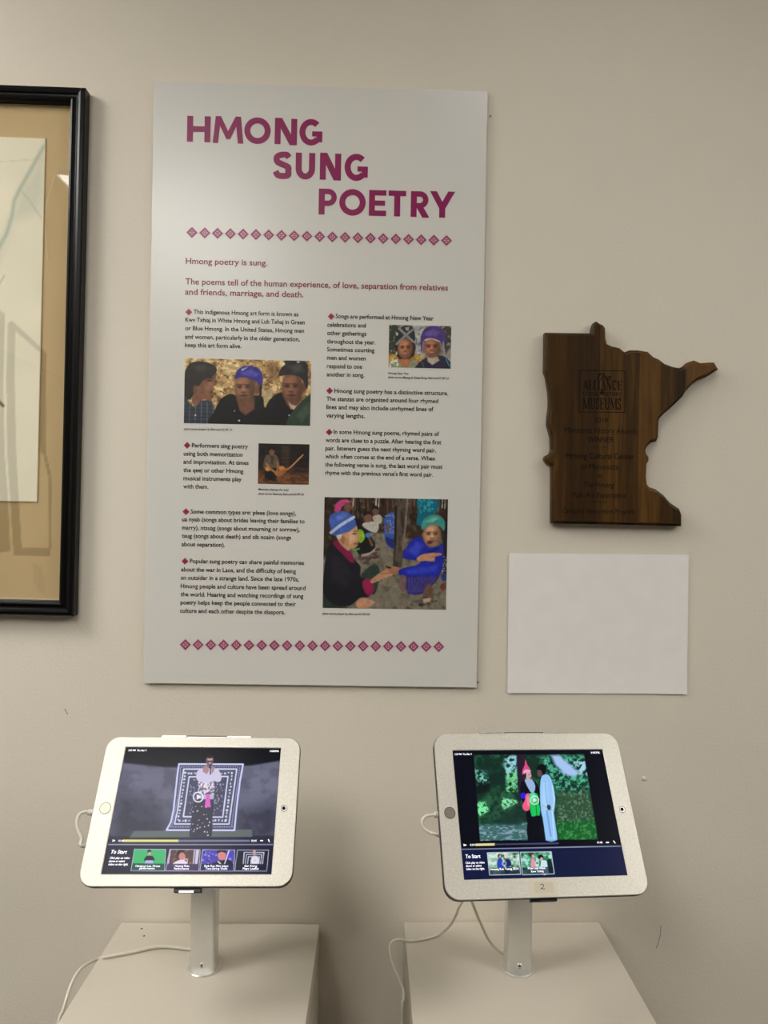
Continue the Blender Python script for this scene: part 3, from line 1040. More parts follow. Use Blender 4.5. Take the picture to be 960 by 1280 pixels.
# background women and children
P.poly([(190, 150), (260, 190), (300, 260), (330, 330), (250, 380), (205, 300), (180, 200)], (26, 24, 28), smooth=3)
P.poly([(104, 132), (110, 92), (140, 68), (180, 66), (188, 86), (150, 100), (130, 134)], (196, 72, 128), smooth=3)
P.ell(176, 110, 20, 28, (126, 84, 64), soft=5)
P.poly([(256, 205), (286, 190), (340, 190), (350, 225), (330, 250), (280, 230)], (196, 190, 180), smooth=3)
P.ell(288, 164, 24, 28, (128, 88, 66), soft=6)
P.poly([(262, 160), (272, 136), (300, 132), (314, 152), (290, 146)], (24, 20, 20), smooth=3)
P.poly([(316, 160), (350, 148), (370, 170), (356, 200), (326, 190)], (186, 178, 166), smooth=3)
P.ell(332, 128, 19, 24, (120, 82, 62), soft=5)
P.poly([(310, 124), (322, 100), (346, 104), (350, 122), (328, 114)], (22, 20, 20), smooth=3)
P.poly([(232, 238), (258, 236), (272, 276), (256, 304), (238, 300)], (146, 190, 44), smooth=3)
P.ell(290, 264, 16, 14, (60, 130, 200), soft=4)
P.line([(296, 280), (312, 320)], 14, (128, 90, 66))
P.poly([(250, 370), (300, 360), (330, 336), (326, 350), (290, 376), (252, 384)], (200, 190, 180), soft=4, a=.8)
P.line([(205, 346), (240, 340)], 10, (90, 170, 60))
# post
P.poly([(438, 50), (532, 50), (520, 160), (500, 250), (484, 350), (478, 446), (428, 436), (436, 250)], (92, 80, 70))
P.mul(P.m_poly([(438, 50), (532, 50), (478, 446), (428, 436)]) * P.band(P.noise(16, 3, 3.0), .55, .35), (.6, .58, .56))
P.line([(510, 60), (500, 200), (484, 340)], 12, (150, 128, 112), a=.7)
P.poly([(440, 100), (452, 100), (446, 300), (436, 420)], (26, 20, 18), soft=4)
# teal dress
P.poly([(566, 50), (684, 50), (676, 130), (640, 150), (604, 176), (596, 210), (560, 200), (570, 130)], (18, 104, 126), smooth=2)
P.dots([(570, 60), (680, 60), (660, 140), (580, 140)], 40, 5, (60, 170, 180))
P.poly([(690, 190), (740, 150), (740, 520), (710, 470), (706, 300)], (36, 30, 38), soft=6)
P.dots([(700, 380), (735, 380), (730, 470), (700, 470)], 26, 3, (200, 200, 200))
P.ell(715, 496, 16, 24, (44, 56, 110), soft=4)
P.ell(708, 552, 16, 20, (120, 60, 50), soft=4)
# man on the left
P.poly([(246, 492), (296, 440), (334, 428), (354, 458), (340, 560), (312, 596), (240, 560)], (46, 60, 56), smooth=3)
P.poly([(98, 296), (62, 352), (44, 470), (40, 590), (96, 652), (184, 658), (244, 612), (296, 604), (312, 520), (246, 500), (248, 440), (212, 398), (176, 344)], (28, 27, 34), smooth=3)
P.poly([(90, 380), (150, 400), (200, 480), (170, 560), (90, 520)], (46, 42, 50), soft=40, a=.7)
P.poly([(96, 312), (114, 292), (150, 318), (190, 352), (214, 408), (194, 416), (150, 372)], (132, 26, 70), smooth=3)
P.poly([(120, 282), (140, 248), (184, 244), (224, 208), (234, 252), (242, 270), (236, 300), (226, 330), (192, 342), (180, 352), (140, 318)], (196, 148, 112), smooth=3)
P.poly([(180, 250), (222, 230), (226, 280), (190, 310)], (226, 180, 146), soft=20, a=.8)
P.ell(214, 256, 11, 4, (70, 44, 36), soft=4)
P.ell(222, 242, 12, 3, (120, 90, 76), soft=4)
P.ell(224, 312, 14, 4, (128, 70, 60), soft=4)
P.ell(148, 290, 13, 24, (168, 112, 80), soft=5)
P.ell(128, 268, 14, 18, (222, 214, 206), soft=6)
P.poly([(74, 172), (92, 144), (150, 130), (198, 150), (224, 206), (182, 242), (126, 262), (92, 262), (80, 220)], (70, 100, 184), smooth=3)
P.line([(84, 250), (140, 206), (210, 164)], 17, (186, 204, 236))
P.poly([(110, 160), (160, 146), (180, 160), (120, 186)], (110, 140, 216), soft=12, a=.8)
P.poly([(256, 522), (304, 508), (322, 558), (300, 602), (272, 584)], (150, 30, 78), smooth=2)
# hands
P.poly([(304, 514), (352, 476), (396, 452), (440, 462), (424, 488), (372, 506), (316, 532)], (192, 140, 106), smooth=3)
P.poly([(388, 446), (412, 434), (476, 450), (474, 474), (430, 480), (398, 462)], (170, 118, 88), smooth=3)
P.line([(392, 440), (414, 446)], 9, (30, 22, 20))
P.line([(360, 480), (420, 474)], 3, (130, 84, 62))
P.poly([(224, 640), (250, 614), (300, 622), (322, 640), (280, 668), (232, 670)], (196, 142, 112), smooth=3)
P.poly([(40, 600), (100, 654), (200, 672), (40, 672)], (44, 54, 46), soft=6)
# woman on the right
P.poly([(500, 488), (692, 466), (652, 540), (592, 592), (510, 588)], (56, 50, 120), smooth=2)
for i in range(9):
    P.line([(520 + i * 18, 500), (512 + i * 12, 580)], 3, (112, 104, 170), a=.6)
P.poly([(484, 392), (500, 338), (538, 286), (588, 274), (626, 322), (676, 326), (704, 308), (712, 370), (694, 480), (600, 494), (474, 492), (466, 454), (556, 432), (580, 408)], (34, 44, 166), smooth=3)
P.poly([(510, 350), (560, 300), (600, 320), (560, 380)], (66, 84, 214), soft=24, a=.8)
P.poly([(500, 460), (620, 440), (680, 430), (660, 470), (520, 484)], (60, 74, 204), soft=16, a=.7)
P.poly([(606, 340), (640, 352), (680, 320), (690, 340), (640, 362)], (22, 28, 110), soft=8)
face(P, 646, 264, 50, 64, (202, 150, 114), .12)
P.ell(634, 304, 16, 9, (90, 50, 44), soft=5)
P.poly([(586, 222), (600, 176), (640, 150), (692, 154), (720, 190), (714, 240), (692, 214), (642, 204), (604, 232)], (66, 150, 138), smooth=3)
P.poly([(610, 190), (650, 162), (690, 170), (650, 190)], (126, 196, 178), soft=12, a=.8)
P.poly([(562, 390), (606, 366), (690, 362), (702, 374), (664, 384), (660, 410), (610, 406), (570, 410)], (196, 142, 106), smooth=2)
P.line([(640, 384), (660, 384)], 3, (130, 84, 60))
P.poly([(468, 490), (500, 494), (498, 560), (486, 580), (466, 560)], (120, 96, 90), smooth=2)
P.poly([(600, 580), (616, 540), (646, 544), (652, 590), (630, 634), (596, 630)], (108, 80, 68), smooth=2)
P.poly([(594, 620), (640, 612), (636, 634), (598, 640)], (196, 172, 150), soft=4)
for i in range(7):
    P.ell(P.rng.uniform(500, 700), P.rng.uniform(610, 670), 8, 4, (70, 60, 52), soft=3)
P.ell(584, 652, 14, 8, (44, 34, 34), soft=4)
place_photo(P, q, 'printed photograph of a man and a woman in blue turbans squatting and holding hands')

# black nails next to the panel's right edge
for (x, y), lb in (((613, 145), 'tiny black nail head beside the top right corner of the poster'), ((597.5, 853), 'tiny black nail head beside the bottom right corner of the poster')):
    c = wall_pt(x, y, -0.004)
    loops = [[(q[0], -h, q[1]) for q in circle(r, 12)] for r, h in ((0.0005, 0.0), (0.0005, 0.0035), (0.0011, 0.0036), (0.0011, 0.0044), (0.0006, 0.0048))]
    o = obj('nail', loops_mesh(loops, smooth=False), M_DARK)
    o.location = (c.x, 0, c.z)
    tag(o, lb, 'nail', 'nails at the poster edge')

# ------------------------------------------------------------------ framed picture at the left edge
FTR, FBR = wall_pt(112.5, 118, 0), wall_pt(97.5, 768.5, 0)
FA = math.atan2(FTR.x - FBR.x, FTR.z - FBR.z)          # slight clockwise tilt
FH = (FTR - FBR).length
FW = 0.62
ctr = (FTR + FBR) / 2
ax = Vector((math.cos(FA), 0, -math.sin(FA)))
ctr = ctr - ax * (FW / 2)
FM = wall_matrix(ctr.x, ctr.z, -FA)
fr = empty('framed_picture', (0, 0, 0))
fr.matrix_world = FM
tag(fr, 'framed watercolour in tan mat with glossy black frame, cut off by left edge', 'picture')
# moulding: (inset from the outer edge, height above the wall)
prof = [(0.0, 0.001), (0.0, 0.017), (0.0015, 0.0195), (0.006, 0.0205), (0.0095, 0.0195), (0.0115, 0.0175), (0.0135, 0.0172), (0.0155, 0.0195), (0.018, 0.0205), (0.0205, 0.0195), (0.0225, 0.016), (0.0228, 0.0075), (0.0228, 0.001)]
def frame_loop(ins):
    a, b = FW / 2 - ins, FH / 2 - ins
    return [(-a, -b), (a, -b), (a, b), (-a, b)]
for side in range(4):
    V, F = [], []
    j = (side + 1) % 4
    for ins, h in prof:
        Lp = frame_loop(ins)
        V += [(*Lp[side], h), (*Lp[j], h)]
    n = len(prof)
    for k in range(n):
        k2 = (k + 1) % n
        F.append((2 * k, 2 * k + 1, 2 * k2 + 1, 2 * k2))
    F.append(tuple(2 * k for k in range(n)))
    F.append(tuple(2 * k + 1 for k in range(n))[::-1])
    me = mesh_from(V, F)
    bm = bmesh.new()
    bm.from_mesh(me)
    bmesh.ops.recalc_face_normals(bm, faces=bm.faces[:])
    bm.to_mesh(me)
    bm.free()
    obj('frame_rail', me, M_FRAME, fr)
IN = 0.0226
mw, mh = FW / 2 - IN, FH / 2 - IN
# mat board, with the darker bands that run over it
FPm = Plane(FM @ Matrix.Translation((0, 0, 0.006)))
def px_of(M, u, v, z):
    pw = M @ Vector((u, v, z))
    d = CAM_R.inverted() @ (pw - CAM_C)
    return (480 + CAM_PX + CAM_F * d.x / -d.z, 640 + CAM_PY - CAM_F * d.y / -d.z)
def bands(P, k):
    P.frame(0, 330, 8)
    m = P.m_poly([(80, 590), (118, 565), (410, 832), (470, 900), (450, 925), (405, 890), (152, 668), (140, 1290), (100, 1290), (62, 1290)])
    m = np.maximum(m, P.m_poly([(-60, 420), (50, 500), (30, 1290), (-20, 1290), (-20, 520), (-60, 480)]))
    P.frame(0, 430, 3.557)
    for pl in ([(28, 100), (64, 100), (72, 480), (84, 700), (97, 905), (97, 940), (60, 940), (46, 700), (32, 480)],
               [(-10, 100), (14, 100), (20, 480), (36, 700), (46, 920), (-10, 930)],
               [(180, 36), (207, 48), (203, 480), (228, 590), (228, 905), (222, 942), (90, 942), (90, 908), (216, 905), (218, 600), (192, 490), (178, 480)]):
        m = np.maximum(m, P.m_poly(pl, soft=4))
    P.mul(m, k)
cq = [(-mw, mh), (mw, mh), (mw, -mh), (-mw, -mh)]
P = Paint([px_of(FM, u, v, 0.006) for u, v in cq], 230, 300, (206, 179, 136), 21)
n1 = P.noise(60, 3)
P.C *= (0.97 + 0.06 * n1)[..., None]
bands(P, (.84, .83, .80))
P.frame(0, 430, 3.557)
P.mul(P.m_poly([(145, 970), (185, 990), (205, 1110), (170, 1100), (150, 1050)], soft=14), (.95, .95, .95))
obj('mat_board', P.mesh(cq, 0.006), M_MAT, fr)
# thin cream liner between mat and rail
bm = bmesh.new()
lw = 0.0016
for (x0, x1, y0, y1) in ((-mw, -mw + lw, -mh, mh), (mw - lw, mw, -mh, mh), (-mw, mw, mh - lw, mh), (-mw, mw, -mh, -mh + lw)):
    box_bm(bm, x0, x1, y0, y1, 0.0062, 0.0075)
me = bpy.data.meshes.new('liner')
bm.to_mesh(me)
bm.free()
obj('liner', me, M_LINER, fr)
# picture sheet
FPa = Plane(FM @ Matrix.Translation((0, 0, 0.0075)))
aTR, aBR = FPa.uv(57, 172.5), FPa.uv(46.3, 627.5)
ar = (aTR[0] + aBR[0]) / 2
al = -ar
aq = [(al, aTR[1]), (ar, aTR[1]), (ar, aBR[1]), (al, aBR[1])]
P = Paint([px_of(FM, u, v, 0.0075) for u, v in aq], 240, 260, (244, 235, 212), 23)
P.C *= (0.975 + 0.05 * P.noise(50, 3))[..., None]
P.frame(0, 90, 3.657)
P.poly([(208, 330), (208, 560), (170, 640), (60, 690), (20, 800), (-60, 960), (-200, 1100), (-200, 1000), (-20, 800), (60, 640), (90, 540), (150, 450)], (208, 210, 192), soft=60, a=.6)
P.line([(200, 340), (150, 430), (90, 536), (64, 590), (56, 650), (30, 740), (-10, 810), (-80, 900)], 11, (160, 174, 156), soft=18, a=.7)
P.line([(90, 536), (130, 580), (190, 670)], 4, (184, 186, 170), soft=6, a=.7)
P.line([(20, 930), (0, 965), (-40, 1010)], 6, (170, 176, 160), soft=8, a=.6)
P.line([(-600, 340), (-300, 420), (0, 410), (205, 395)], 3, (206, 200, 178), soft=5, a=.7)
P.line([(-700, 500), (-500, 640), (-300, 560), (-120, 900)], 18, (160, 176, 158), soft=30, a=.6)
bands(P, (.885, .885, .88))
P.frame(0, 430, 3.557)
P.line([(-120, 160), (-20, 240), (14, 275)], 12, (92, 72, 46), soft=6)
P.line([(-500, 600), (-300, 300), (-120, 160)], 14, (92, 72, 46), soft=6)
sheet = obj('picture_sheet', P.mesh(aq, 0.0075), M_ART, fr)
bm = bmesh.new()
t = 0.0009
for (x0, x1, y0, y1) in ((ar - t, ar, aBR[1], aTR[1]), (al, al + t, aBR[1], aTR[1]), (al, ar, aTR[1] - t, aTR[1]), (al, ar, aBR[1], aBR[1] + t)):
    box_bm(bm, x0, x1, y0, y1, 0.0061, 0.0077)
me = bpy.data.meshes.new('edge')
bm.to_mesh(me)
bm.free()
obj('deckle_edge', me, M_LINER, sheet)
gl = obj('glass_pane', box(-mw, mw, -mh, mh, 0.0088, 0.0098), M_GLASS, fr)
FPg = Plane(FM @ Matrix.Translation((0, 0, 0.0099)))
pts = []
for x, y in ((285, 420), (255, 470), (228, 540), (211, 620), (206, 700), (212, 800), (218, 860)):
    u, v = FPg.uv(x / 3.657, 90 + y / 3.657)
    pts.append((u, v, 0.0099))
obj('scratch', tube(pts, 0.0003, 6, 5), M_SCRATCH, gl)

# ------------------------------------------------------------------ wooden plaque in the outline of a state
PLQ_T, PLQ_E = 0.019, 0.0135
OUT = [(80, 100), (303, 103), (308, 70), (316, 50), (328, 46), (343, 57), (358, 63), (369, 78), (371, 128), (378, 154), (400, 165), (438, 174), (462, 193), (488, 184), (530, 185), (574, 192), (600, 216), (628, 229), (655, 250), (690, 263), (724, 270), (746, 262), (766, 242), (795, 233), (828, 246), (868, 243), (892, 243), (912, 276), (880, 297), (850, 315), (812, 328), (786, 348), (756, 380), (740, 406), (710, 436), (680, 464), (654, 486), (632, 508), (626, 522), (623, 600), (614, 622), (590, 626), (573, 641), (563, 660), (566, 680), (577, 695), (578, 712), (567, 730), (565, 790), (569, 826), (582, 841), (612, 851), (650, 880), (680, 915), (724, 945), (735, 972), (735, 1028), (112, 1014), (112, 742), (92, 730), (77, 706), (82, 692), (104, 680), (111, 660), (109, 600), (101, 570), (92, 540), (94, 500), (100, 460), (101, 420), (98, 380), (91, 340), (86, 310), (77, 285), (79, 215)]
LM = wall_matrix(0, 0, 0)
c0 = wall_pt(660 + 480 / 3.84, 390 + 540 / 3.84, -0.012)
LM = wall_matrix(c0.x, c0.z, 0.0)
PLo = Plane(LM @ Matrix.Translation((0, 0, 0.012)))
PLf = Plane(LM @ Matrix.Translation((0, 0, PLQ_T)))
out2 = [np.array(PLo.uv(660 + x / 3.84, 390 + y / 3.84)) for x, y in OUT][::-1]     # counter-clockwise
# slight corner rounding by subdividing long edges only
def inset_loop(P, d):
    n = len(P)
    R = []
    for i in range(n):
        a, b, c = P[i - 1], P[i], P[(i + 1) % n]
        t1 = (b - a) / np.linalg.norm(b - a)
        t2 = (c - b) / np.linalg.norm(c - b)
        m = np.array([-t1[1] - t2[1], t1[0] + t2[0]])
        m = m / (np.linalg.norm(m) + 1e-9)
        k = min(1.3, 1 / max(.5, m.dot(np.array([-t1[1], t1[0]]))))
        R.append(b + m * d * k)
    return R
i1, i2, i3 = inset_loop(out2, 0.0012), inset_loop(out2, 0.0034), inset_loop(out2, 0.0047)
loops = [[(p[0], p[1], h) for p in L] for L, h in ((out2, 0.002), (out2, PLQ_E - 0.001), (i1, PLQ_E), (i2, PLQ_E + 0.001), (i3, PLQ_T))]
me = loops_mesh(loops)
plq = empty('award_plaque', (0, 0, 0))
plq.matrix_world = LM
tag(plq, 'dark walnut award plaque cut to a state outline, right of the poster', 'plaque')
body = obj('plaque_body', me, M_WOOD, plq)
# grain runs along local Y here: rotate the texture by giving the mesh its own upright frame
bm = bmesh.new(); bm.from_mesh(me)
bmesh.ops.triangulate(bm, faces=[f for f in bm.faces if len(f.verts) > 4])
bmesh.ops.recalc_face_normals(bm, faces=bm.faces[:])
bmesh.ops.transform(bm, matrix=RX90, verts=bm.verts[:])
bm.to_mesh(me); bm.free()
body.matrix_local = RX90.inverted()
ZP = PLQ_T + 0.0002
def pq(x, y):
    return PLf.uv(660 + x / 3.84, 390 + y / 3.84)
def engrave(name, s, xc, base, width, cap, off=0.008, shear=0.0):
    L = Letters()
    u0, v0 = pq(xc - width / 2, base)
    u1, _ = pq(xc + width / 2, base)
    _, v2 = pq(xc - width / 2, base - cap)
    L.line(s, u0, v0, u1 - u0, v2 - v0, off, shear)
    return obj(name, L.mesh(ZP), M_ENGR, plq)
for s, xc, base, wd, cap, off, sh in (
        ('The', 364, 327, 70, 32, .012, .45), ('LOCAL HISTORY', 358, 400, 188, 17, .012, 0), ('&', 356, 395, 24, 28, .02, .2), ('2019', 351, 531, 63, 24, .01, 0), ('Minnesota History Awards', 349, 579, 345, 27, 0, 0),
        ('WINNER', 349, 624, 124, 26, .006, 0), ('Hmong Cultural Center', 347, 702, 325, 27, .008, 0), ('of Minnesota', 344, 754, 180, 27, 0, 0),
        ('for', 344, 796, 27, 20, .006, 0), ('The Hmong', 342, 840, 146, 25, .002, .3), ('Folk Art Experience', 341, 889, 258, 25, .002, .3), ('Category: Interpretive Program', 338, 963, 346, 21, .002, 0)):
    engrave('engraved_lettering', s, xc, base, wd, cap, off, sh)
for word, x0, x1, base, cap in (('ALLIANCE', 263, 450, 372, 46), ('MUSEUMS', 262, 447, 466, 55)):
    L = Letters()
    u0, v0 = pq(x0, base)
    u1, _ = pq(x1, base)
    _, v2 = pq(x0, base - cap)
    cp = v2 - v0
    rel = {'I': .34, 'L': .58, 'E': .6, 'S': .55, 'M': .95, 'A': .72, 'N': .74, 'C': .68, 'U': .74}
    tot = sum(rel[c] + .04 for c in word) - .04
    k = (u1 - u0) / (tot * cp)
    x = u0
    for ch in word:
        for poly, dz in glyph_polys(serif_glyph(ch, rel[ch]), 0, 0, cp):
            L.poly([(x + px * k, v0 + py) for px, py in poly], dz)
        x += (rel[ch] + .04) * cp * k
    obj('engraved_lettering', L.mesh(ZP), M_ENGR, plq, label='engraved roman capitals')
L = Letters()
bx = [np.array(pq(*c)) for c in ((248, 281), (466, 283), (464, 482), (246, 480))]
for q in ribbon(bx, 0.0011, True):
    L.poly(q)
obj('engraved_border', L.mesh(ZP), M_ENGR, plq)
for xa, xb, y in ((312, 340, 648), (355, 383, 649), (305, 377, 912)):
    L = Letters()
    for q in ribbon([np.array(pq(xa, y)), np.array(pq(xb, y))], 0.0008):
        L.poly(q)
    obj('engraved_dash', L.mesh(ZP), M_ENGR, plq)

# ------------------------------------------------------------------ letter sheet taped to the wall (left blank)
QM = wall_matrix(0.35125, 1.3417, 0.00373)
bm = bmesh.new()
nx, ny = 16, 12
grid = [[None] * (nx + 1) for _ in range(ny + 1)]
for j in range(ny + 1):
    for i in range(nx + 1):
        u, v = i / nx * 2 - 1, j / ny * 2 - 1
        z = 0.0009 + 0.0016 * max(0, abs(u) - .55) ** 2 * 3 + 0.0022 * max(0, -v - .5) ** 2 * 2 + 0.0008 * max(0, v - .7)
        grid[j][i] = bm.verts.new((u * .1397, v * .10795, z))
fs = [bm.faces.new((grid[j][i], grid[j][i + 1], grid[j + 1][i + 1], grid[j + 1][i])) for j in range(ny) for i in range(nx)]
r = bmesh.ops.extrude_face_region(bm, geom=fs)
bmesh.ops.translate(bm, vec=(0, 0, -0.0003), verts=[g for g in r['geom'] if isinstance(g, bmesh.types.BMVert)])
bmesh.ops.recalc_face_normals(bm, faces=bm.faces[:])
me = bpy.data.meshes.new('paper')
bm.to_mesh(me)
bm.free()
pap = obj('paper_sheet', me, M_PAPER)
pap.matrix_world = QM
tag(pap, 'white landscape letter paper stuck on the wall below the wooden plaque', 'paper')
# ------------------------------------------------------------------ pedestals
PEDS = [(-0.22287, 0.30256, -0.00625, 0.87735, -0.0045), (0.20827, 0.30229, 0.00539, 0.88007, -0.0028)]
plab = ['white painted pedestal under the left tablet, with two small screw holes in its top',
        'white painted pedestal under the right tablet, thin cord hanging off its left edge']
for (x, wd, yaw, z, back), lb in zip(PEDS, plab):
    root = tag(empty('pedestal', (x, back, 0), (0, 0, yaw)), lb, 'pedestal', 'white display pedestals')
    h = wd / 2
    dp = 0.305
    t = 0.016
    obj('side_panel', box(-h, -h + t, -dp, 0, 0.06, z - t - 0.0004, 0.001, 1), M_PED, root)
    obj('side_panel', box(h - t, h, -dp, 0, 0.06, z - t - 0.0004, 0.001, 1), M_PED, root)
    obj('front_panel', box(-h + t, h - t, -dp, -dp + t, 0.06, z - t - 0.0004, 0.001, 1), M_PED, root)
    obj('back_panel', box(-h + t, h - t, -t, 0, 0.06, z - t - 0.0004, 0.001, 1), M_PED, root)
    obj('plinth', box(-h + 0.012, h - 0.012, -dp + 0.012, -0.012, 0, 0.06), M_PED, root)
    top = obj('top_panel', box(-h, h, -dp, 0, z - t, z, 0.0012, 2), M_PED, root)
    if x < 0:
        for px, py in ((177, 1161), (180, 1170)):
            c = on_plane(px, py, (0, 0, z), (0, 0, 1))
            l = root.matrix_basis.inverted() @ c
            obj('screw_hole', loops_mesh([[(l.x + q[0], l.y + q[1], z + hh) for q in circle(0.0016, 12)] for hh in (0, 0.0002)]), M_HOLE, top)

# ------------------------------------------------------------------ tablets on posts
def img_video_left(Q):
    P = Paint(Q, 320, 240, (26, 26, 50), 31)
    P.frame(80, 900, 3)
    # stage
    P.poly([(225, 90), (830, 90), (800, 470), (160, 470)], (102, 102, 124), soft=2)
    P.poly([(160, 470), (195, 260), (330, 300), (400, 380), (390, 470)], (58, 58, 76), soft=80, a=.9)
    P.poly([(640, 470), (660, 340), (800, 300), (800, 470)], (66, 66, 86), soft=60, a=.9)
    P.poly([(660, 190), (820, 170), (810, 280), (700, 300)], (112, 112, 134), soft=60, a=.7)
    P.poly([(220, 90), (830, 90), (822, 150), (700, 170), (520, 178), (380, 176), (224, 160)], (5, 5, 14), soft=9)
    P.poly([(158, 470), (166, 436), (800, 434), (800, 470)], (40, 40, 58), soft=8)
    P.mul(P.band(P.noise(40, 3), .55, .35), (.84, .84, .86))
    for i in range(26):
        P.line([(670 + i * 6, 190), (700 + i * 6, 262)], 1.2, (150, 150, 172), a=.28)
        P.line([(225 + i * 5, 240), (260 + i * 5, 200)], 1.2, (140, 140, 160), a=.22)
    P.poly([(262, 416), (705, 410), (706, 438), (246, 441)], (96, 106, 106), soft=4)
    P.ell(333, 302, 7, 8, (74, 74, 90), soft=5)
    P.ell(255, 352, 10, 10, (66, 66, 82), soft=8)
    # embroidered cloth
    P.frame(200, 935, 8)
    outer = [(190, 160), (830, 162), (800, 330), (770, 560), (745, 822), (66, 820), (110, 740), (136, 620), (158, 420), (176, 260)]
    P.poly(outer, (74, 74, 98))
    P.line(outer + [outer[0]], 17, (206, 210, 250))
    m2 = [(238, 210), (768, 210), (690, 760), (146, 760), (180, 600), (210, 380)]
    P.poly(m2, (84, 84, 108))
    P.line(m2 + [m2[0]], 13, (214, 218, 250))
    rg = P.rng
    for i in range(26):
        t = i / 25
        P.ell(216 + 560 * t, 188, 7, 7, (150, 150, 190))
        P.ell(110 + 610 * t, 788, 9, 8, (150, 150, 190))
        P.ell(206 - 84 * t ** 1.6, 200 + 570 * t, 7, 9, (150, 150, 190))
        P.ell(796 - 78 * t, 200 + 570 * t, 7, 9, (150, 150, 190))
    m3 = [(292, 288), (680, 284), (628, 690), (234, 686), (262, 500)]
    for i in range(15):
        t = i / 14
        for x, y in ((256 - 76 * t, 250 + 470 * t), (722 - 62 * t, 250 + 470 * t), (250 + 470 * t, 250), (196 + 460 * t, 724)):
            P.ell(x + rg.uniform(-5, 5), y + rg.uniform(-5, 5), rg.uniform(6, 13), rg.uniform(6, 13), (226, 226, 250), a=.9)
    P.poly(m3, (72, 72, 96))
    P.line(m3 + [m3[0]], 13, (214, 218, 250))
    P.dots([(310, 310), (660, 310), (610, 670), (260, 670)], 150, 7, (170, 170, 205), .8)
    # singer
    P.poly([(338, 540), (400, 490), (520, 490), (536, 560), (524, 700), (516, 884), (400, 890), (296, 886), (310, 760)], (54, 54, 72), smooth=2)
    P.dots([(320, 560), (520, 560), (510, 880), (310, 880)], 26, 6, (220, 220, 240))
    P.poly([(368, 240), (420, 206), (480, 220), (560, 204), (608, 256), (612, 320), (580, 342), (536, 330), (548, 400), (520, 440), (380, 440), (404, 356), (366, 310)], (206, 200, 228), smooth=3)
    P.dots([(380, 340), (550, 340), (540, 480), (390, 480)], 60, 9, (100, 92, 112), .9)
    P.dots([(380, 340), (550, 340), (540, 480), (390, 480)], 40, 8, (240, 226, 236), .9)
    P.poly([(372, 470), (540, 462), (534, 512), (430, 512), (372, 500)], (190, 176, 204), soft=8)
    P.poly([(462, 470), (498, 470), (508, 592), (446, 592)], (222, 96, 198))
    P.ell(497, 128, 38, 52, (120, 92, 100), soft=12)
    P.ell(500, 108, 26, 22, (196, 164, 168), soft=14)
    P.ell(497, 84, 36, 20, (30, 26, 34), soft=8)
    P.line([(474, 132), (524, 132)], 9, (30, 24, 32), soft=6)
    P.ell(500, 150, 10, 8, (210, 176, 180), soft=6)
    P.poly([(430, 190), (470, 168), (492, 220), (470, 262), (428, 236)], (170, 132, 138), soft=8)
    P.poly([(512, 180), (544, 190), (540, 230), (516, 260)], (170, 132, 138), soft=8)
    P.line([(504, 170), (504, 262)], 11, (26, 20, 30))
    P.ring(383, 490, 48, 12, (236, 236, 250))
    P.poly([(368, 462), (368, 518), (412, 490)], (236, 236, 250))
    # controls and thumbnails
    P.frame(80, 900, 3)
    P.line([(225, 453), (428, 453)], 9, (232, 222, 132))
    P.line([(432, 453), (694, 453)], 7, (122, 122, 156))
    P.poly([(150, 466), (800, 466), (800, 600), (120, 600)], (27, 27, 50))
    P.line([(168, 467), (782, 467)], 4, (150, 150, 186))
    T = [[(264, 484), (382, 485), (377, 566), (251, 565)], [(397, 485), (511, 486), (506, 567), (381, 566)], [(520, 486), (641, 487), (636, 567), (510, 566)], [(651, 487), (768, 488), (760, 567), (640, 566)]]
    P.poly(T[0], (62, 182, 112))
    P.ell(320, 494, 7, 9, (30, 24, 28)); P.ell(321, 501, 6, 7, (206, 166, 146))
    P.poly([(300, 524), (310, 510), (332, 510), (340, 524), (332, 530), (306, 530)], (20, 22, 48), smooth=2)
    P.poly([(306, 526), (334, 526), (336, 546), (302, 546)], (176, 182, 226))
    P.poly(T[1], (86, 62, 62))
    P.dots(T[1], 40, 3, (150, 110, 100))
    P.poly([(488, 487), (508, 487), (500, 545), (482, 545)], (206, 200, 224)); P.line([(494, 487), (488, 545)], 3, (60, 50, 70))
    P.line([(398, 488), (390, 545)], 5, (200, 190, 214))
    P.ell(440, 506, 16, 20, (30, 18, 22)); P.ell(443, 512, 13, 16, (206, 130, 128), soft=4)
    P.poly([(404, 548), (420, 530), (450, 524), (466, 548)], (232, 216, 236), smooth=2); P.ring(456, 528, 7, 3, (230, 220, 230))
    P.poly(T[2], (74, 66, 176))
    P.dots(T[2], 40, 3.5, (150, 146, 232)); P.dots(T[2], 26, 3, (36, 30, 90))
    P.poly([(556, 548), (574, 528), (618, 524), (636, 540), (632, 552), (556, 552)], (20, 16, 34), smooth=2)
    P.ell(592, 507, 16, 19, (214, 132, 134), soft=4); P.poly([(574, 500), (578, 488), (606, 486), (610, 500), (592, 494)], (24, 18, 26), smooth=2)
    P.line([(620, 488), (600, 546)], 4, (226, 214, 232)); P.line([(578, 530), (596, 548)], 5, (220, 216, 236))
    P.poly(T[3], (24, 26, 48))
    for k in range(3):
        o = k * 8
        P.line([(672 + o, 544), (676 + o, 496 + o), (750 - o, 497 + o), (744 - o, 544)], 3.2, (206, 206, 230))
    P.poly([(700, 540), (704, 514), (716, 508), (730, 516), (732, 540)], (216, 208, 226), smooth=2); P.ell(714, 496, 6, 9, (200, 156, 150)); P.ring(716, 526, 9, 3, (240, 240, 250))
    for t, cap in zip(T, ((22, 62, 62), (62, 48, 92), (26, 24, 66), (22, 24, 46))):
        a, b, c, d = [np.array(q, float) for q in t]
        k = .66
        P.poly([a + (d - a) * k, b + (c - b) * k, c, d], cap, a=.85)
        P.line(t + [t[0]], 2.2, (196, 196, 226))
    return P

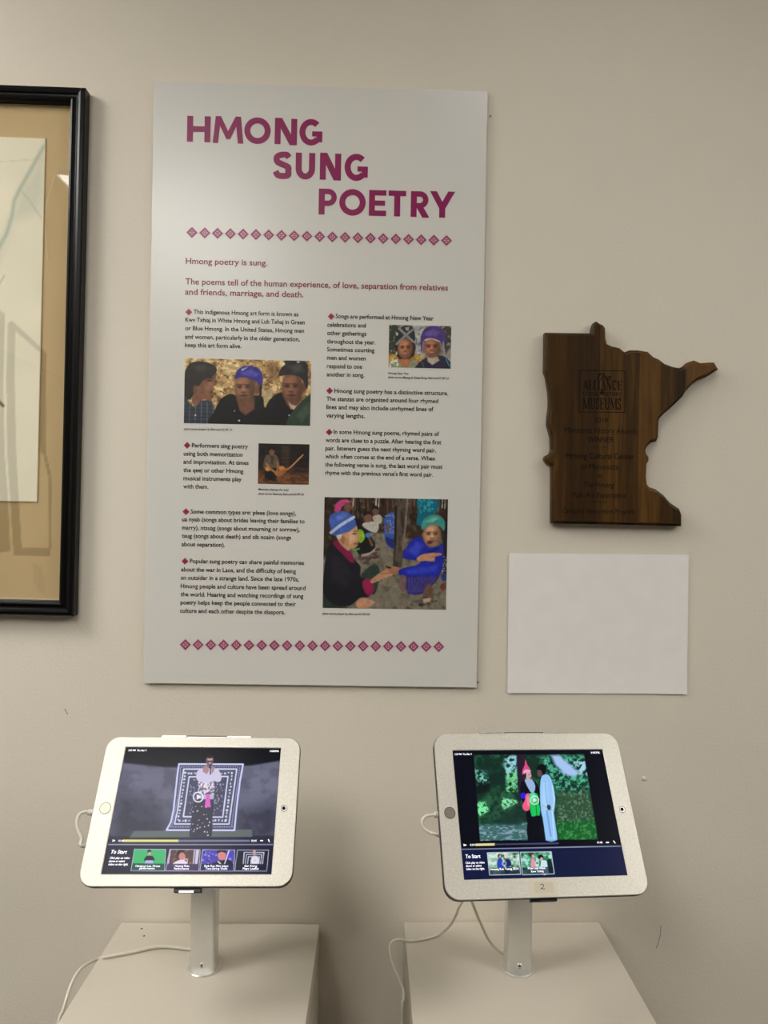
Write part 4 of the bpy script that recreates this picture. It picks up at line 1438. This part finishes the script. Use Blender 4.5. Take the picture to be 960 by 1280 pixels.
def img_video_right(Q):
    P = Paint(Q, 320, 240, (5, 6, 18), 37)
    P.frame(590, 935, 6)
    vid = [(14, 52), (838, 46), (944, 684), (60, 694)]
    m = P.m_poly(vid)
    def tex(mask, col, a=1.0):
        P.blend(mask * m, col, a)
    tex(np.ones_like(m), (16, 48, 34))
    n1, n2, n3 = P.noise(60, 4), P.noise(22, 3), P.noise(12, 2)
    tex(P.band(n1, .5, .7), (38, 96, 62))
    tex(P.m_poly([(14, 340), (360, 330), (420, 560), (40, 580)], 50) * P.band(n2, .35, .7), (44, 92, 66), .8)
    tex(P.m_poly([(640, 330), (880, 300), (930, 560), (640, 560)], 50), (52, 84, 58), .8)
    tex(P.m_poly([(640, 330), (880, 300), (930, 560), (640, 560)], 50) * P.band(n3, .5, .75), (120, 156, 122), .7)
    tex(P.m_poly([(500, 60), (840, 50), (890, 330), (640, 330), (560, 200)], 60) * P.band(n2, .42, .62), (86, 196, 160), .9)
    tex(P.m_poly([(500, 60), (840, 50), (890, 330), (640, 330), (560, 200)], 40) * P.band(n3, .45, .3), (12, 44, 40), .85)
    tex(P.m_poly([(590, 52), (650, 52), (720, 110), (812, 190), (760, 214), (690, 196), (620, 120)], 26), (166, 196, 240))
    tex(P.m_poly([(760, 100), (850, 80), (864, 200), (800, 190)], 30) * P.band(n2, .4, .55), (170, 214, 236))
    tex(P.m_poly([(246, 60), (336, 52), (338, 220), (320, 300), (270, 300), (240, 130)], 24) * P.band(n2, .38, .55), (150, 206, 220))
    tex(P.m_poly([(260, 180), (345, 180), (350, 320), (250, 340)], 24) * P.band(n3, .4, .6), (110, 214, 130))
    tex(P.m_poly([(16, 160), (110, 170), (130, 260), (40, 280)], 24) * P.band(n3, .42, .6), (120, 196, 180))
    tex(P.m_poly([(36, 402), (100, 404), (130, 470), (60, 510), (40, 480)], 12) * P.band(n3, .35, .5), (126, 236, 160))
    tex(P.m_poly([(220, 370), (330, 390), (340, 410), (240, 460), (220, 430)], 14) * P.band(n3, .35, .55), (140, 226, 170))
    tex(P.m_poly([(40, 250), (140, 270), (110, 340), (20, 350)], 40), (6, 18, 16), .8)
    tex(P.m_poly([(30, 120), (150, 90), (240, 200), (180, 330), (140, 250)], 50), (14, 40, 34), .7)
    # ground
    tex(P.m_poly([(30, 580), (200, 560), (420, 560), (420, 700), (40, 700)], 24), (60, 104, 100))
    tex(P.m_poly([(40, 580), (420, 560), (420, 700), (50, 700)], 24) * P.band(P.noise(24, 3, .35), .52, .66), (140, 166, 186), .9)
    tex(P.m_poly([(620, 560), (930, 540), (950, 700), (620, 700)], 40), (22, 92, 42))
    tex(P.m_poly([(620, 560), (930, 540), (950, 700), (620, 700)], 40) * P.band(n3, .5, .7), (70, 160, 76), .8)
    tex(P.m_poly([(140, 570), (340, 580), (410, 540), (400, 420), (330, 430)], 30), (20, 44, 40), .7)
    # trunk
    tex(P.m_poly([(334, 44), (396, 44), (392, 180), (384, 330), (356, 420), (344, 300)], 6), (40, 26, 44))
    # woman
    P.poly([(404, 462), (470, 480), (522, 500), (534, 560), (546, 692), (420, 694), (414, 560)], (8, 8, 18), smooth=2)
    P.poly([(362, 330), (366, 262), (400, 234), (458, 236), (492, 276), (512, 340), (506, 440), (450, 470), (400, 460), (376, 400)], (10, 10, 20), smooth=2)
    P.poly([(394, 244), (412, 234), (450, 236), (474, 286), (462, 334), (436, 326)], (152, 182, 222), smooth=2)
    P.poly([(378, 200), (380, 160), (394, 128), (400, 84), (412, 122), (430, 150), (438, 180), (410, 182)], (228, 74, 132), smooth=2)
    P.poly([(380, 180), (400, 160), (436, 164), (440, 178), (400, 196)], (226, 176, 210), soft=5)
    P.ell(420, 206, 24, 31, (212, 164, 176), soft=6)
    P.ell(428, 200, 5, 3, (60, 40, 60)); P.ell(432, 220, 8, 3, (200, 60, 90)); P.ell(400, 206, 6, 20, (30, 20, 40), soft=4)
    P.ell(383, 356, 21, 23, (34, 34, 226))
    P.poly([(402, 346), (436, 348), (430, 462), (390, 466), (376, 430), (396, 390)], (238, 92, 136), smooth=2)
    P.poly([(410, 360), (432, 360), (428, 440), (414, 430)], (246, 150, 170), soft=8, a=.8)
    P.poly([(430, 340), (490, 344), (502, 420), (516, 498), (484, 504), (446, 510), (434, 430)], (32, 196, 92), smooth=2)
    P.poly([(436, 340), (470, 336), (486, 400), (444, 400)], (110, 232, 190), soft=12, a=.8)
    P.line([(478, 420), (484, 500)], 6, (16, 110, 50))
    # man
    P.poly([(512, 246), (534, 200), (576, 204), (604, 266), (624, 380), (616, 470), (628, 580), (638, 690), (546, 690), (540, 600), (524, 520), (510, 400)], (150, 198, 246), smooth=2)
    P.poly([(530, 260), (560, 250), (570, 420), (540, 500), (524, 400)], (176, 216, 252), soft=20, a=.8)
    P.line([(600, 280), (616, 400), (600, 470), (616, 680)], 5, (214, 240, 255))
    P.line([(548, 250), (552, 330), (566, 428)], 5, (112, 160, 214), soft=6)
    P.line([(524, 430), (616, 470)], 4, (120, 168, 220), soft=5)
    P.poly([(508, 470), (528, 520), (552, 690), (530, 690), (506, 600)], (10, 12, 24), soft=6)
    P.poly([(618, 470), (650, 690), (642, 690), (612, 480)], (24, 60, 40), soft=5)
    P.line([(560, 470), (590, 660)], 9, (104, 152, 210), soft=8)
    P.poly([(488, 178), (500, 160), (524, 170), (526, 200), (508, 214), (492, 208)], (96, 70, 74), smooth=2)
    P.poly([(482, 160), (496, 128), (526, 118), (554, 136), (558, 170), (540, 200), (526, 194), (516, 166)], (12, 12, 18), smooth=2)
    P.poly([(562, 430), (580, 424), (590, 446), (582, 466), (566, 458)], (66, 48, 56), smooth=2)
    P.ring(468, 390, 31, 6, (232, 240, 240))
    P.poly([(458, 372), (458, 408), (486, 390)], (232, 240, 240))
    P.C *= np.where((P.m_poly(vid) < .5)[..., None] & (P.Y > 680)[..., None], .9, 1)
    # bottom of the page
    P.frame(520, 900, 3.097)
    P.line([(232, 483), (302, 481)], 9, (232, 220, 160))
    P.line([(306, 481), (550, 477)], 6, (62, 72, 116))
    P.poly([(170, 500), (800, 488), (840, 640), (180, 640)], (17, 24, 60))
    P.line([(178, 500), (792, 488)], 3.6, (150, 160, 190))
    P.frame(570, 1050, 7.385)
    T = [[(287, 118), (578, 112), (596, 318), (308, 322)], [(592, 112), (878, 107), (906, 312), (612, 320)]]
    P.poly(T[0], (140, 190, 160))
    mm = P.m_poly(T[0]); nz = P.noise(30, 3); nz2 = P.noise(30, 3)
    P.blend(mm * P.band(nz, .5, .7), (214, 232, 226)); P.blend(mm * P.band(nz, .42, .3), (52, 96, 62))
    P.poly([(380, 250), (384, 180), (410, 160), (430, 190), (440, 250)], (44, 70, 178), smooth=2); P.ell(398, 148, 16, 20, (60, 40, 44)); P.ell(404, 152, 10, 13, (206, 160, 150))
    P.ell(476, 215, 34, 34, (28, 40, 110)); P.ell(460, 150, 18, 20, (230, 200, 210))
    P.poly([(440, 250), (500, 250), (490, 316), (450, 316)], (24, 60, 60)); P.ring(443, 216, 18, 5, (240, 244, 244))
    P.poly(T[1], (72, 160, 116))
    mm = P.m_poly(T[1])
    P.blend(mm * P.band(nz2, .5, .66), (176, 222, 214)); P.blend(mm * P.band(nz2, .42, .3), (22, 82, 52))
    P.poly([(690, 250), (694, 180), (716, 166), (730, 200), (730, 260)], (232, 150, 170), smooth=2); P.ell(702, 138, 17, 22, (90, 30, 60)); P.ell(708, 146, 10, 14, (230, 170, 180))
    P.poly([(780, 310), (782, 200), (800, 186), (836, 196), (850, 312)], (206, 226, 244), smooth=2); P.ell(780, 156, 26, 22, (20, 16, 26)); P.ell(788, 174, 12, 16, (214, 170, 170))
    P.poly([(838, 190), (876, 180), (900, 310), (862, 306)], (16, 46, 36), smooth=2); P.ring(748, 212, 18, 5, (240, 244, 244))
    for t in T:
        a, b, c, d = [np.array(q, float) for q in t]
        k = .68
        P.poly([a + (d - a) * k, b + (c - b) * k, c, d], (14, 30, 50), a=.7)
        P.line(t + [t[0]], 6, (214, 220, 236))
    return P

def kiosk(tp, base_xy, zped, W, H, paint, quad, ui, btn, label, button_label, brk, lock, y_shift=0.0):
    x, y, z, rx, ry, rz = tp
    TM = Matrix.Translation((x, y, z)) @ Euler((math.pi / 2 + rx, ry, rz), 'XYZ').to_matrix().to_4x4()
    root = tag(empty('tablet_kiosk', (base_xy[0], base_xy[1], zped)), label, 'tablet', 'tablet kiosks on the pedestals')
    RI = Matrix.Translation((base_xy[0], base_xy[1], zped)).inverted()
    LM_ = RI @ TM
    PS = Plane(TM)
    sw, sh = 0.1971, 0.1478
    k = 7
    ro = [(a, b + y_shift) for a, b in rrect(W, H, 0.0165, k)]
    def ring_(w_, h_, r, zz):
        return [(a, b + y_shift, zz) for a, b in rrect(w_, h_, r, k)]
    inner = lambda g, zz: [(a, b, zz) for a, b in rrect(sw + g, sh + g, 0.0006 + g / 4, k)]
    loops = [ring_(W - .001, H - .001, .016, -.0022), ring_(W, H, .0165, -.0016), ring_(W, H, .0165, .0008), ring_(W - .0012, H - .0012, .0159, .0016), inner(.0016, .0016), inner(.0, .0009), inner(.0, -.0016)]
    me = loops_mesh(loops, False, False)
    enc = obj('enclosure_face', me, M_ALU, root, LM_)
    # dark rear shell, slightly smaller
    loops = [ring_(W - .016, H - .016, .013, -.016), ring_(W, H, .0165, -.012), ring_(W + .0012, H + .0012, .0171, -.0032), ring_(W + .0012, H + .0012, .0171, -.0018), ring_(W - .012, H - .012, .012, -.0020)]
    obj('rear_shell', loops_mesh(loops), M_SHELL, root, LM_)
    # display
    P = paint(quad)
    c = [(-sw / 2, sh / 2), (sw / 2, sh / 2), (sw / 2, -sh / 2), (-sw / 2, -sh / 2)]
    scr = obj('display', P.mesh(c, 0.0), M_SCR, root, LM_)
    for nm, lines, cap, off, shear in ui:
        para(nm, lines, cap, M_UI, off, shear, z=0.0002, plane=PS, parent=scr, slope=(-0.012 if x > 0 else 0.003))
    # home button: ring groove and disc
    def disc(cx, cy, r, z0, z1, n=28):
        return loops_mesh([[(a, b, z0) for a, b in circle(r, n, cx, cy)], [(a, b, z1) for a, b in circle(r, n, cx, cy)]])
    ub, vb = -0.1088, -0.0007
    hb = obj('home_button', disc(ub, vb, .0062, .0010, .0019), btn, enc, label=button_label)
    g = Letters()
    for qd in ribbon(circle(.0065, 36, ub, vb), .0007, True):
        g.poly(qd)
    obj('button_groove', g.mesh(.00165), M_DARK, enc)
    cu, cv = 0.1083, 0.0
    obj('camera_bezel', disc(cu, cv, .0037, .0010, .0018), M_SILVER, enc)
    obj('camera_lens', disc(cu - .0004, cv, .0021, .0012, .0020), M_LENS, enc)
    g = Letters()
    for qd in ribbon(circle(.0037, 30, cu, cv), .0006, True):
        g.poly(qd)
    obj('lens_groove', g.mesh(.00185), M_DARK, enc)
    # bracket showing above the top edge
    zb = -.0115
    PB = Plane(TM @ Matrix.Translation((0, 0, zb)))
    (uA, vA), (uB, vB) = PB.uv(*brk[0]), PB.uv(*brk[1])
    vT = (vA + vB) / 2
    uw = uB - uA
    bkt = obj('mounting_bracket', box(uA + uw * .28, uB - uw * .28, -.05, vT - .0012, -.0185, zb - .0006, .0008, 1), M_POST, root, LM_)
    for s0, s1 in ((0, .28), (.72, 1)):
        obj('bracket_arm', box(uA + uw * s0, uA + uw * s1, vT - .02, vT, -.0185, zb, .0008, 1), M_SILVER, bkt)
    obj('bracket_rim', box(uA + .0005, uB - .0005, vT - .02, vT + .0018, -.0205, -.0187, .0004, 1), M_DARK, bkt)
    # lock below the bottom edge
    zl = -.006
    PL_ = Plane(TM @ Matrix.Translation((0, 0, zl)))
    (uA, vA), (uB, vB) = PL_.uv(*lock[0]), PL_.uv(*lock[1])
    lk = obj('lock_housing', box(uA, uB, vB, -H / 2 + .006, zl - .008, zl, .0006, 1), M_DARK, root, LM_)
    lw_ = uB - uA
    if x < 0:
        obj('lock_tab', box(uA + lw_ * .2, uB - lw_ * .26, vB - .0003, vB + .0022, zl - .004, zl + .0006, .0003, 1), M_SILVER, lk)
    else:
        obj('lock_tab', box(uA + lw_ * .32, uB - lw_ * .26, vB - .0003, vB + .0018, zl - .004, zl + .0004, .0003, 1), M_SHELL, lk)
    # post: rounded rectangular extrusion, standing in a round flange
    pw_, pd_ = .034, .029
    top_z = z - zped + 0.0
    pl = [(a, b) for a, b in rrect(pw_, pd_, .0035, 5)]
    post = obj('post', loops_mesh([[(a, b, .001) for a, b in pl], [(a, b, top_z) for a, b in pl]]), M_POST, root)
    for p_ in post.data.polygons:
        p_.use_smooth = False
    yf = -pd_ / 2
    zs = .0115
    scw = obj('screw', loops_mesh([[(q[0], yf - h_, zs + q[1]) for q in circle(r_, 20)] for r_, h_ in ((.0040, -.0005), (.0040, .0005), (.0032, .0012), (.0018, .0012), (.0016, .0004))]), M_SILVER, post)
    g = [[(q[0], yf - h_, zs + q[1]) for q in circle(.0016, 6)] for h_ in (.0003, .0007)]
    obj('screw_socket', loops_mesh(g), M_DARK, scw)
    fl_ = [[(a, b, h_) for a, b in circle(r_, 40)] for r_, h_ in ((.0235, .0), (.0235, .0018), (.0227, .0025), (.021, .0025))]
    obj('base_flange', loops_mesh(fl_), M_POST, root)
    # tilting arm behind the tablet
    pc = RI @ (TM @ Vector((0, 0, -.019)))
    a0 = Vector((0, 0, top_z - .012))
    obj('tilt_arm', tube([a0, a0.lerp(pc, .35), a0.lerp(pc, .7), pc], .011, 14, 4), M_POST, root)
    hp = circle(.03, 28)
    obj('arm_plate', loops_mesh([[(a, b, -.0188) for a, b in hp], [(a, b, -.0165) for a, b in hp]]), M_POST, root, LM_)
    return root, TM

QL = [(157.7, 934.3), (351, 935.7), (339.3, 1093), (126.7, 1093)]
QR = [(565.9, 938.7), (752.5, 937.1), (784.5, 1094.4), (579.7, 1099.9)]
C3 = lambda x, y: (80 + x / 3, 900 + y / 3)
CR = lambda x, y: (520 + x / 3.097, 900 + y / 3.097)
def U3(s, x0, y, x1):
    a, b = C3(x0, y)
    return (s, a, b, C3(x1, y)[0])
def UR(s, x0, y, x1):
    a, b = CR(x0, y)
    return (s, a, b, CR(x1, y)[0])
ui_left = [
    ('title_lettering', [U3('To Start', 176, 501, 236)], 4.4, .016, .25),
    ('instruction_lettering', [U3('Click play on video', 171, 521, 246), U3('above or select', 168, 533, 228), U3('video on the right.', 166, 545, 240)], 2.6, .016, .25),
    ('status_lettering', [U3('2:50 PM  Thu Mar 9', 241, 117, 309)], 2.2, .016, 0),
    ('status_lettering', [U3('100%', 772, 120, 806)], 2.2, .016, 0),
    ('time_lettering', [U3('01:00', 204, 456, 224)], 2.2, .016, 0),
    ('time_lettering', [U3('02:45', 702, 456, 722)], 2.2, .016, 0),
    ('caption_lettering', [U3('Hangout Lus. Nruas', 268, 551, 360), U3('performance', 282, 560, 340)], 2.5, .016, 0),
    ('caption_lettering', [U3('Hmong Flute', 416, 551, 470), U3('Performance', 412, 561, 468)], 2.5, .016, 0),
    ('caption_lettering', [U3('Bob Sua Xim plays', 526, 551, 616), U3('Two-String Violin', 530, 561, 612)], 2.5, .016, 0),
    ('caption_lettering', [U3('Gai Xiong', 676, 551, 724), U3('Plays Leaflet', 670, 561, 730)], 2.5, .016, 0),
    ('play_icon', [U3('>', 181, 457, 191)], 3.0, .05, 0),
    ('sound_icon', [U3('<=', 735, 456, 746)], 2.2, .05, 0),
    ('expand_icon', [U3('\\', 764, 457, 772)], 3.0, .06, 0),
]
ui_right = [
    ('title_lettering', [UR('To Start', 192, 535, 250)], 4.4, .016, 0),
    ('instruction_lettering', [UR('Click play on video', 192, 557, 266), UR('above or select', 193, 569, 254), UR('video on the right.', 194, 581, 266)], 2.6, .016, 0),
    ('status_lettering', [UR('2:50 PM  Thu Mar 9', 150, 136, 216)], 2.2, .016, 0),
    ('status_lettering', [UR('100%', 678, 130, 712)], 2.2, .016, 0),
    ('time_lettering', [UR('0:29', 209, 487, 227)], 2.2, .016, 0),
    ('time_lettering', [UR('01:45', 702, 478, 722)], 2.4, .016, 0),
    ('caption_lettering', [UR('Hmong Kev Txaug 2014', 288, 582, 397)], 2.7, .016, 0),
    ('caption_lettering', [UR('Wam Leej Nkauj', 432, 578, 500), UR('Kwv Txhiaj', 446, 590, 494)], 2.5, .016, 0),
    ('play_icon', [UR('>', 184, 489, 196)], 3.0, .05, 0),
    ('sound_icon', [UR('<=', 735, 478, 748)], 2.2, .05, 0),
    ('expand_icon', [UR('\\', 764, 477, 773)], 3.0, .06, 0),
]
TPL = (-0.21174, -0.22638, 1.14088, -0.60158, 0.00327, 0.01568)
TPR = (0.20618, -0.23845, 1.14497, -0.59345, 0.01544, 0.09651)
kl, TML = kiosk(TPL, (-0.2230, -0.1150), PEDS[0][3], 0.2466, 0.1742, img_video_left, QL, ui_left, M_BTN,
    'silver tablet kiosk on the left showing a singer before an embroidered cloth', 'cream home button', ((202, 918.6), (315, 919.6)), ((217, 1113), (251, 1115.6)))
kr, TMR = kiosk(TPR, (0.2095, -0.1190), PEDS[1][3], 0.2426, 0.1899, img_video_right, QR, ui_right, M_BTN2,
    'silver tablet kiosk on the right showing a couple standing among green foliage', 'grey home button', ((600.5, 915.4), (709, 913.8)), ((664, 1125.8), (697, 1126.4)))

# note taped to the right tablet's lower bezel
PN = Plane(TMR @ Matrix.Translation((0, 0, .0016)))
note = empty('taped_note', (0, 0, 0))
note.matrix_world = TMR
tag(note, 'small paper note with a handwritten 2 taped under the right tablet screen', 'note')
(u0, v0), (u1, v1) = PN.uv(669.5, 1116.2), PN.uv(690.5, 1102)
(a0, b0), (a1, b1) = PN.uv(663.5, 1120.2), PN.uv(694, 1099.3)
obj('tape_strip', box(a0, a1, max(b0, -.0938), b1, .0017, .0018), M_TAPE, note)
obj('note_paper', box(u0, u1, v0, v1, .0018, .0020), M_NOTE, note)
pts = [PN.uv(x, y) for x, y in ((675, 1106.5), (677.2, 1105.2), (679.2, 1106.2), (678.8, 1108.4), (677, 1110.4), (675.8, 1111.4), (677.6, 1110.6), (679.4, 1111.6), (681, 1110.8))]
L = Letters()
for q in ribbon(catmull(pts, 4), 0.0007):
    L.poly(q)
obj('handwritten_numeral', L.mesh(.0022), M_PEN, note)

# ------------------------------------------------------------------ charging cables
def on_tab(TM, px, py, z):
    return on_plane(px, py, TM @ Vector((0, 0, z)), TM.to_3x3().col[2])
def cable(name, pts, r, label, plug=None):
    root = tag(empty(name, tuple(pts[-1])), label, 'cable')
    off = Vector(pts[-1])
    obj('cord', tube([Vector(p) - off for p in pts], r, 10, 8), M_CABLE, root)
    if plug:
        a, b = Vector(plug[0]) - off, Vector(plug[1]) - off
        obj('plug', tube([a, a.lerp(b, .33), a.lerp(b, .66), b], r * 1.9, 12, 3), M_CABLE, root)
    return root

zp = PEDS[0][3]
top_ = lambda px, py, z: on_plane(px, py, (0, 0, z), (0, 0, 1))
zc = -.008
loop = [on_tab(TML, x, y, zc) for x, y in ((116, 1015.5), (108.5, 1014.5), (100.5, 1017), (96.2, 1026), (97, 1037), (102, 1048), (108, 1057.5))]
behind = [Vector((-.285, -.20, 1.10)), Vector((-.235, -.105, 1.06)), Vector((-.226, -.088, 1.0)), Vector((-.226, -.086, .94)), Vector((-.234, -.083, .893))]
ontop = [top_(x, y, zp + .0032) for x, y in ((234.5, 1188), (222, 1184.5), (208, 1183.2), (190, 1184.5), (165, 1190), (146, 1193.5), (133, 1196))]
ontop[0] = Vector((-.246, -.078, zp + .0035))
down = []
for x, y, X in ((121.5, 1199, -.3785), (107, 1206, -.384), (96, 1217, -.390), (87, 1236, -.392), (79, 1262, -.392), (72, 1287, -.391)):
    down.append(on_plane(x, y, (X, 0, 0), (1, 0, 0)))
d = down[-1]
down += [Vector((-.390, d.y - .02, d.z - .10)), Vector((-.390, d.y - .03, .45)), Vector((-.392, d.y - .01, .12)), Vector((-.40, d.y + .01, .008)), Vector((-.47, d.y + .03, .003))]
cable('charging_cable', loop + behind + ontop + down, .0021, 'white charging cable looping from the left tablet and trailing across its pedestal',
      (on_tab(TML, 119.5, 1016, zc), on_tab(TML, 110.5, 1014.8, zc)))

zp = PEDS[1][3]
loop = [on_tab(TMR, x, y, zc) for x, y in ((548.5, 1018.5), (541, 1018.5), (532, 1020.5), (527.5, 1027), (530, 1035), (538, 1041), (549, 1045))]
behind = [Vector((.13, -.20, 1.075)), Vector((.125, -.165, 1.03))]
strand = []
for x, y, Y in ((592, 1133, -.14), (600, 1152, -.11), (609, 1172, -.095), (619, 1185, -.089)):
    strand.append(on_plane(x, y, (0, Y, 0), (0, 1, 0)))
endp = [top_(629, 1191.5, zp + .0025), top_(640, 1189, zp + .0025), top_(652, 1180, zp + .0025)]
endp[1] = Vector((endp[1].x, -.085, zp + .0025))
cable('charging_cable', loop + behind + strand + endp[:2], .0019, 'white charging cable looping from the right tablet down to its post base',
      (on_tab(TMR, 552, 1018.5, zc), on_tab(TMR, 543, 1018.4, zc)))
pts = [Vector((.17, -.15, 1.05))]
for x, y, Y in ((577, 1128, -.13), (571, 1142, -.10), (563, 1156, -.065), (552, 1166, -.048)):
    pts.append(on_plane(x, y, (0, Y, 0), (0, 1, 0)))
pts += [top_(x, y, zp + .0022) for x, y in ((538, 1172), (524, 1175), (512, 1176))]
for x, y, X in ((498, 1174.5, .0495), (489.5, 1178, .043), (487, 1188, .040), (490, 1203, .040), (498, 1222, .041), (504.5, 1238, .043), (504, 1256, .044), (502, 1286, .045)):
    pts.append(on_plane(x, y, (0, -.062 - (y - 1174) * .0006, 0), (0, 1, 0)))
d = pts[-1]
pts += [Vector((d.x - .002, d.y - .01, .45)), Vector((d.x - .004, d.y, .1)), Vector((d.x - .01, d.y + .01, .003)), Vector((d.x - .05, d.y + .02, .003))]
cable('power_cord', pts, .0019, 'thin white cord dropping from the right tablet over its pedestal left edge')
